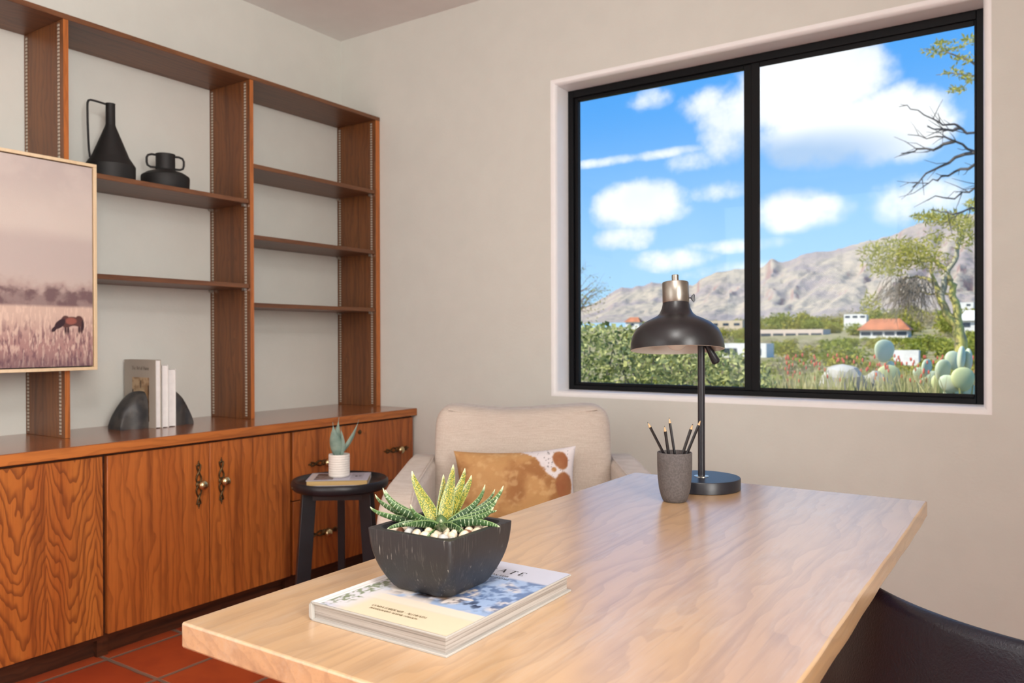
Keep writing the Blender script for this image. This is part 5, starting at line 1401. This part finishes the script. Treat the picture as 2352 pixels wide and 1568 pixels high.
def cacti():
    def pad(root, px, py, rx, ry, y, m_, rot=0.0, yaw=0.0):
        c = at(px, y, py)-root.location; s_ = y*1.16/F_PX*1.0
        W, Hh = rx*s_, ry*s_; b = MB().ball((0, 0, 0), (W, .022, Hh), 22, 16)
        b.v = [(v[0]*(1+.18*v[2]/Hh), v[1], v[2]) for v in b.v]
        o = obj('pad', b, m_, root, smooth_=60); o.location = c; o.rotation_euler = (rot*.3, rot, YAW+yaw)
        sp = MB()
        return o
    def cactus(px, y, pads, label):
        g = at(px, y); r_ = thing('prickly_pear', g, label, 'cactus', group='prickly pears outside the window')
        prev = None
        for q in pads: pad(r_, *q)
        return r_
    cactus(2041, 6.6, [(2031, 806, 20, 21, 6.6, pad_m, .1, .2), (2041, 863, 20, 20, 6.6, pad_y, .0, -.1), (2045, 841, 9, 10, 6.65, pad_m, .2, .5), (2042, 890, 18, 20, 6.62, pad_y, .1, .6), (2040, 925, 20, 22, 6.6, pad_m, -.1, .2), (2042, 965, 20, 24, 6.6, pad_m, 0, .2)],
           'prickly pear with one tall round pad standing above a yellowing pad')
    cactus(2185, 5.4, [(2165, 851, 16, 20, 5.4, pad_m, .25, .3), (2189, 828, 14, 17, 5.5, pad_m, -.2, .1), (2208, 822, 13, 21, 5.35, pad_m, .15, .9), (2224, 826, 8, 20, 5.4, pad_m, .1, 1.3), (2212, 871, 20, 21, 5.3, pad_y, -.1, 0), (2182, 882, 19, 15, 5.3, pad_m, .4, -.3), (2154, 884, 11, 18, 5.4, pad_y, -.3, .3), (2190, 912, 20, 22, 5.35, pad_m, 0, .2), (2190, 955, 20, 26, 5.35, pad_m, 0, .1), (2222, 905, 16, 20, 5.4, pad_m, .2, .2)],
           'clump of many overlapping prickly pear pads at the corner of the pane')
    cactus(2128, 7.2, [(2128, 846, 13, 17, 7.2, pad_m, .2, .5), (2112, 862, 12, 15, 7.2, pad_m, -.3, .2), (2140, 872, 13, 16, 7.2, pad_m, .3, -.2), (2126, 890, 15, 18, 7.2, pad_m, 0, .1), (2126, 925, 15, 22, 7.2, pad_m, 0, 0)],
           'small pale prickly pear between the two larger cacti')
    def rock(px, py, rx, ry, y, label, seed):
        c = at(px, y, py); s_ = y*1.16/F_PX; rnd = random.Random(seed)
        b = MB().ball((0, 0, 0), (rx*s_, rx*s_*.7, ry*s_), 11, 8); ph = [rnd.uniform(0, 6) for _ in range(6)]
        b.v = [(v[0]*(1+.10*math.sin(2.6*v[2]/s_/20+ph[0])), v[1]*(1+.14*math.sin(2*v[2]/s_/20+ph[1])), v[2]*(1+.10*math.sin(2.2*v[0]/s_/20+ph[2])+.05*math.sin(5*v[0]/s_/20+ph[3]))) for v in b.v]
        z0 = ground_z(c.x, c.y)
        # a plinth of lower boulders carries it
        o = obj('boulder', b, rock_m, smooth_=18); o.location = c; tag(o, label, 'boulder', 'garden boulders'); return o
    o = rock(1936, 885, 40, 42, 6.3, 'pale angular boulder at the foot of the pane', 1)
    o = rock(2006, 896, 30, 34, 6.5, 'lower rounded boulder beside the pale angular one', 2)
cacti()
def flower_bed():
    # low aloes and red-tipped stems right outside, packed too densely to count
    rnd = random.Random(31); b = MB()
    for _ in range(1500):
        px = rnd.uniform(1790, 2250); y = rnd.uniform(5.2, 8.5); p0 = at(px, y); h = at(px, y, 868+rnd.uniform(-32, 16)).z-p0.z
        d = Vector((rnd.gauss(0, .10), rnd.gauss(0, .10), 0)); w = rnd.uniform(.006, .016)
        b.add([p0+Vector((-w, 0, 0)), p0+Vector((w, 0, 0)), p0+Vector((w*.6, 0, h*.6))+d*.5, p0+Vector((0, 0, h))+d, p0+Vector((-w*.6, 0, h*.6))+d*.5], [(0, 1, 2, 3, 4)])
    o = obj('succulent_bed', b, foliage_mat('aloe_blades', (.26, .27, .09), (.60, .52, .28), .2)); tag(o, 'bed of pale aloe blades and dry stalks below the right pane', 'plants', kind='stuff')
    b = MB()
    for _ in range(150):
        px = rnd.uniform(1800, 2240); y = rnd.uniform(5.6, 8); p_ = at(px, y, 850+rnd.uniform(-35, 28)); b.ball(tuple(p_), (.007, .007, .016), 6, 4)
        b.add([(p_.x-.001, p_.y, ground_z(p_.x, p_.y)), (p_.x+.001, p_.y, ground_z(p_.x, p_.y)), (p_.x, p_.y, p_.z)], [(0, 1, 2)])
    o = obj('red_flowers', b, plain('red_blossom', (.62, .12, .07), .6)); tag(o, 'scattered small red blossoms on thin stalks in the aloe bed', 'flowers', kind='stuff')
flower_bed()
def houses():
    stucco = plain('white_stucco', (.80, .76, .72), .9); pink = plain('pink_stucco', (.70, .55, .46), .9); tan = plain('tan_stucco', (.62, .48, .34), .9)
    rroof = plain('red_clay_roof', (.50, .17, .075), .8, var=.3, vs=.8); win = plain('dark_window', (.05, .06, .08), .2); shade_m = plain('dark_roof', (.10, .09, .10), .8)
    def house(px0, px1, py0, py1, y, label, wall, roof=None, roof_h=0, nwin=2, overhang=.3):
        a_, c_ = at(px0, y, py1), at(px1, y, py0); x0, x1 = a_.x, c_.x; zt = c_.z; zg = min(ground_z(a_.x, y), a_.z)-.3; dep = (x1-x0)*.55
        r_ = thing('house', ((x0+x1)/2, y+dep/2, zg), label, 'house', group='houses in the valley')
        W = x1-x0; b = MB().box(-W/2, W/2, -dep/2, dep/2, 0, zt-zg); obj('wall', b, wall, r_)
        if roof_h:
            h = zt-zg; e = overhang; b = MB()
            vs = [(-W/2-e, -dep/2-e, h), (W/2+e, -dep/2-e, h), (W/2+e, dep/2+e, h), (-W/2-e, dep/2+e, h), (-W/2+dep*.35, 0, h+roof_h), (W/2-dep*.35, 0, h+roof_h)]
            b.add(vs, [(0, 3, 2, 1), (0, 1, 5, 4), (2, 3, 4, 5), (1, 2, 5), (3, 0, 4)]); obj('roof', b, roof, r_)
        else:
            b = MB(); h = zt-zg; t = W*.02
            b.box(-W/2, W/2, -dep/2, -dep/2+t, h, h+t*1.5); b.box(-W/2, W/2, dep/2-t, dep/2, h, h+t*1.5); b.box(-W/2, -W/2+t, -dep/2+t, dep/2-t, h, h+t*1.5); b.box(W/2-t, W/2, -dep/2+t, dep/2-t, h, h+t*1.5); obj('parapet', b, wall, r_)
        for i in range(nwin):
            x = -W/2+W*(i+.5)/nwin; ww = min(W*.06+.2, W*.18); h = zt-zg; vis = zt-a_.z
            obj('window', MB().box(x-ww, x+ww, -dep/2-.03, -dep/2, h-vis*.72, h-vis*.25), win, r_)
    house(1975, 2085, 757, 775, 95, 'long white house with a red tile roof among the shrubs', stucco, rroof, 1.25, 4)
    house(1938, 1990, 722, 733, 170, 'white flat house on the hillside above the red-roofed one', stucco, None, 0, 3)
    house(2206, 2262, 735, 757, 90, 'white house with a small dark window at the pane edge', stucco, stucco, 1.0, 2)
    house(1745, 1890, 760, 780, 120, 'long low pink house beside the window mullion', pink, None, 0, 5)
    house(2052, 2110, 806, 826, 34, 'small cream flat block in the scrub behind the cacti', stucco, None, 0, 0)
    house(1437, 1468, 739, 752, 150, 'small white house with an orange roof beyond the hedge', stucco, rroof, 1.0, 1)
    house(1630, 1705, 738, 752, 160, 'tan flat-roofed house behind the lamp shade', tan, None, 0, 3)
    house(1650, 1760, 792, 822, 42, 'white flat-roofed garage straddling the window mullion', stucco, None, 0, 2)
    house(2190, 2236, 695, 706, 240, 'distant brown-trimmed house high on the slope', stucco, None, 0, 2)
houses()
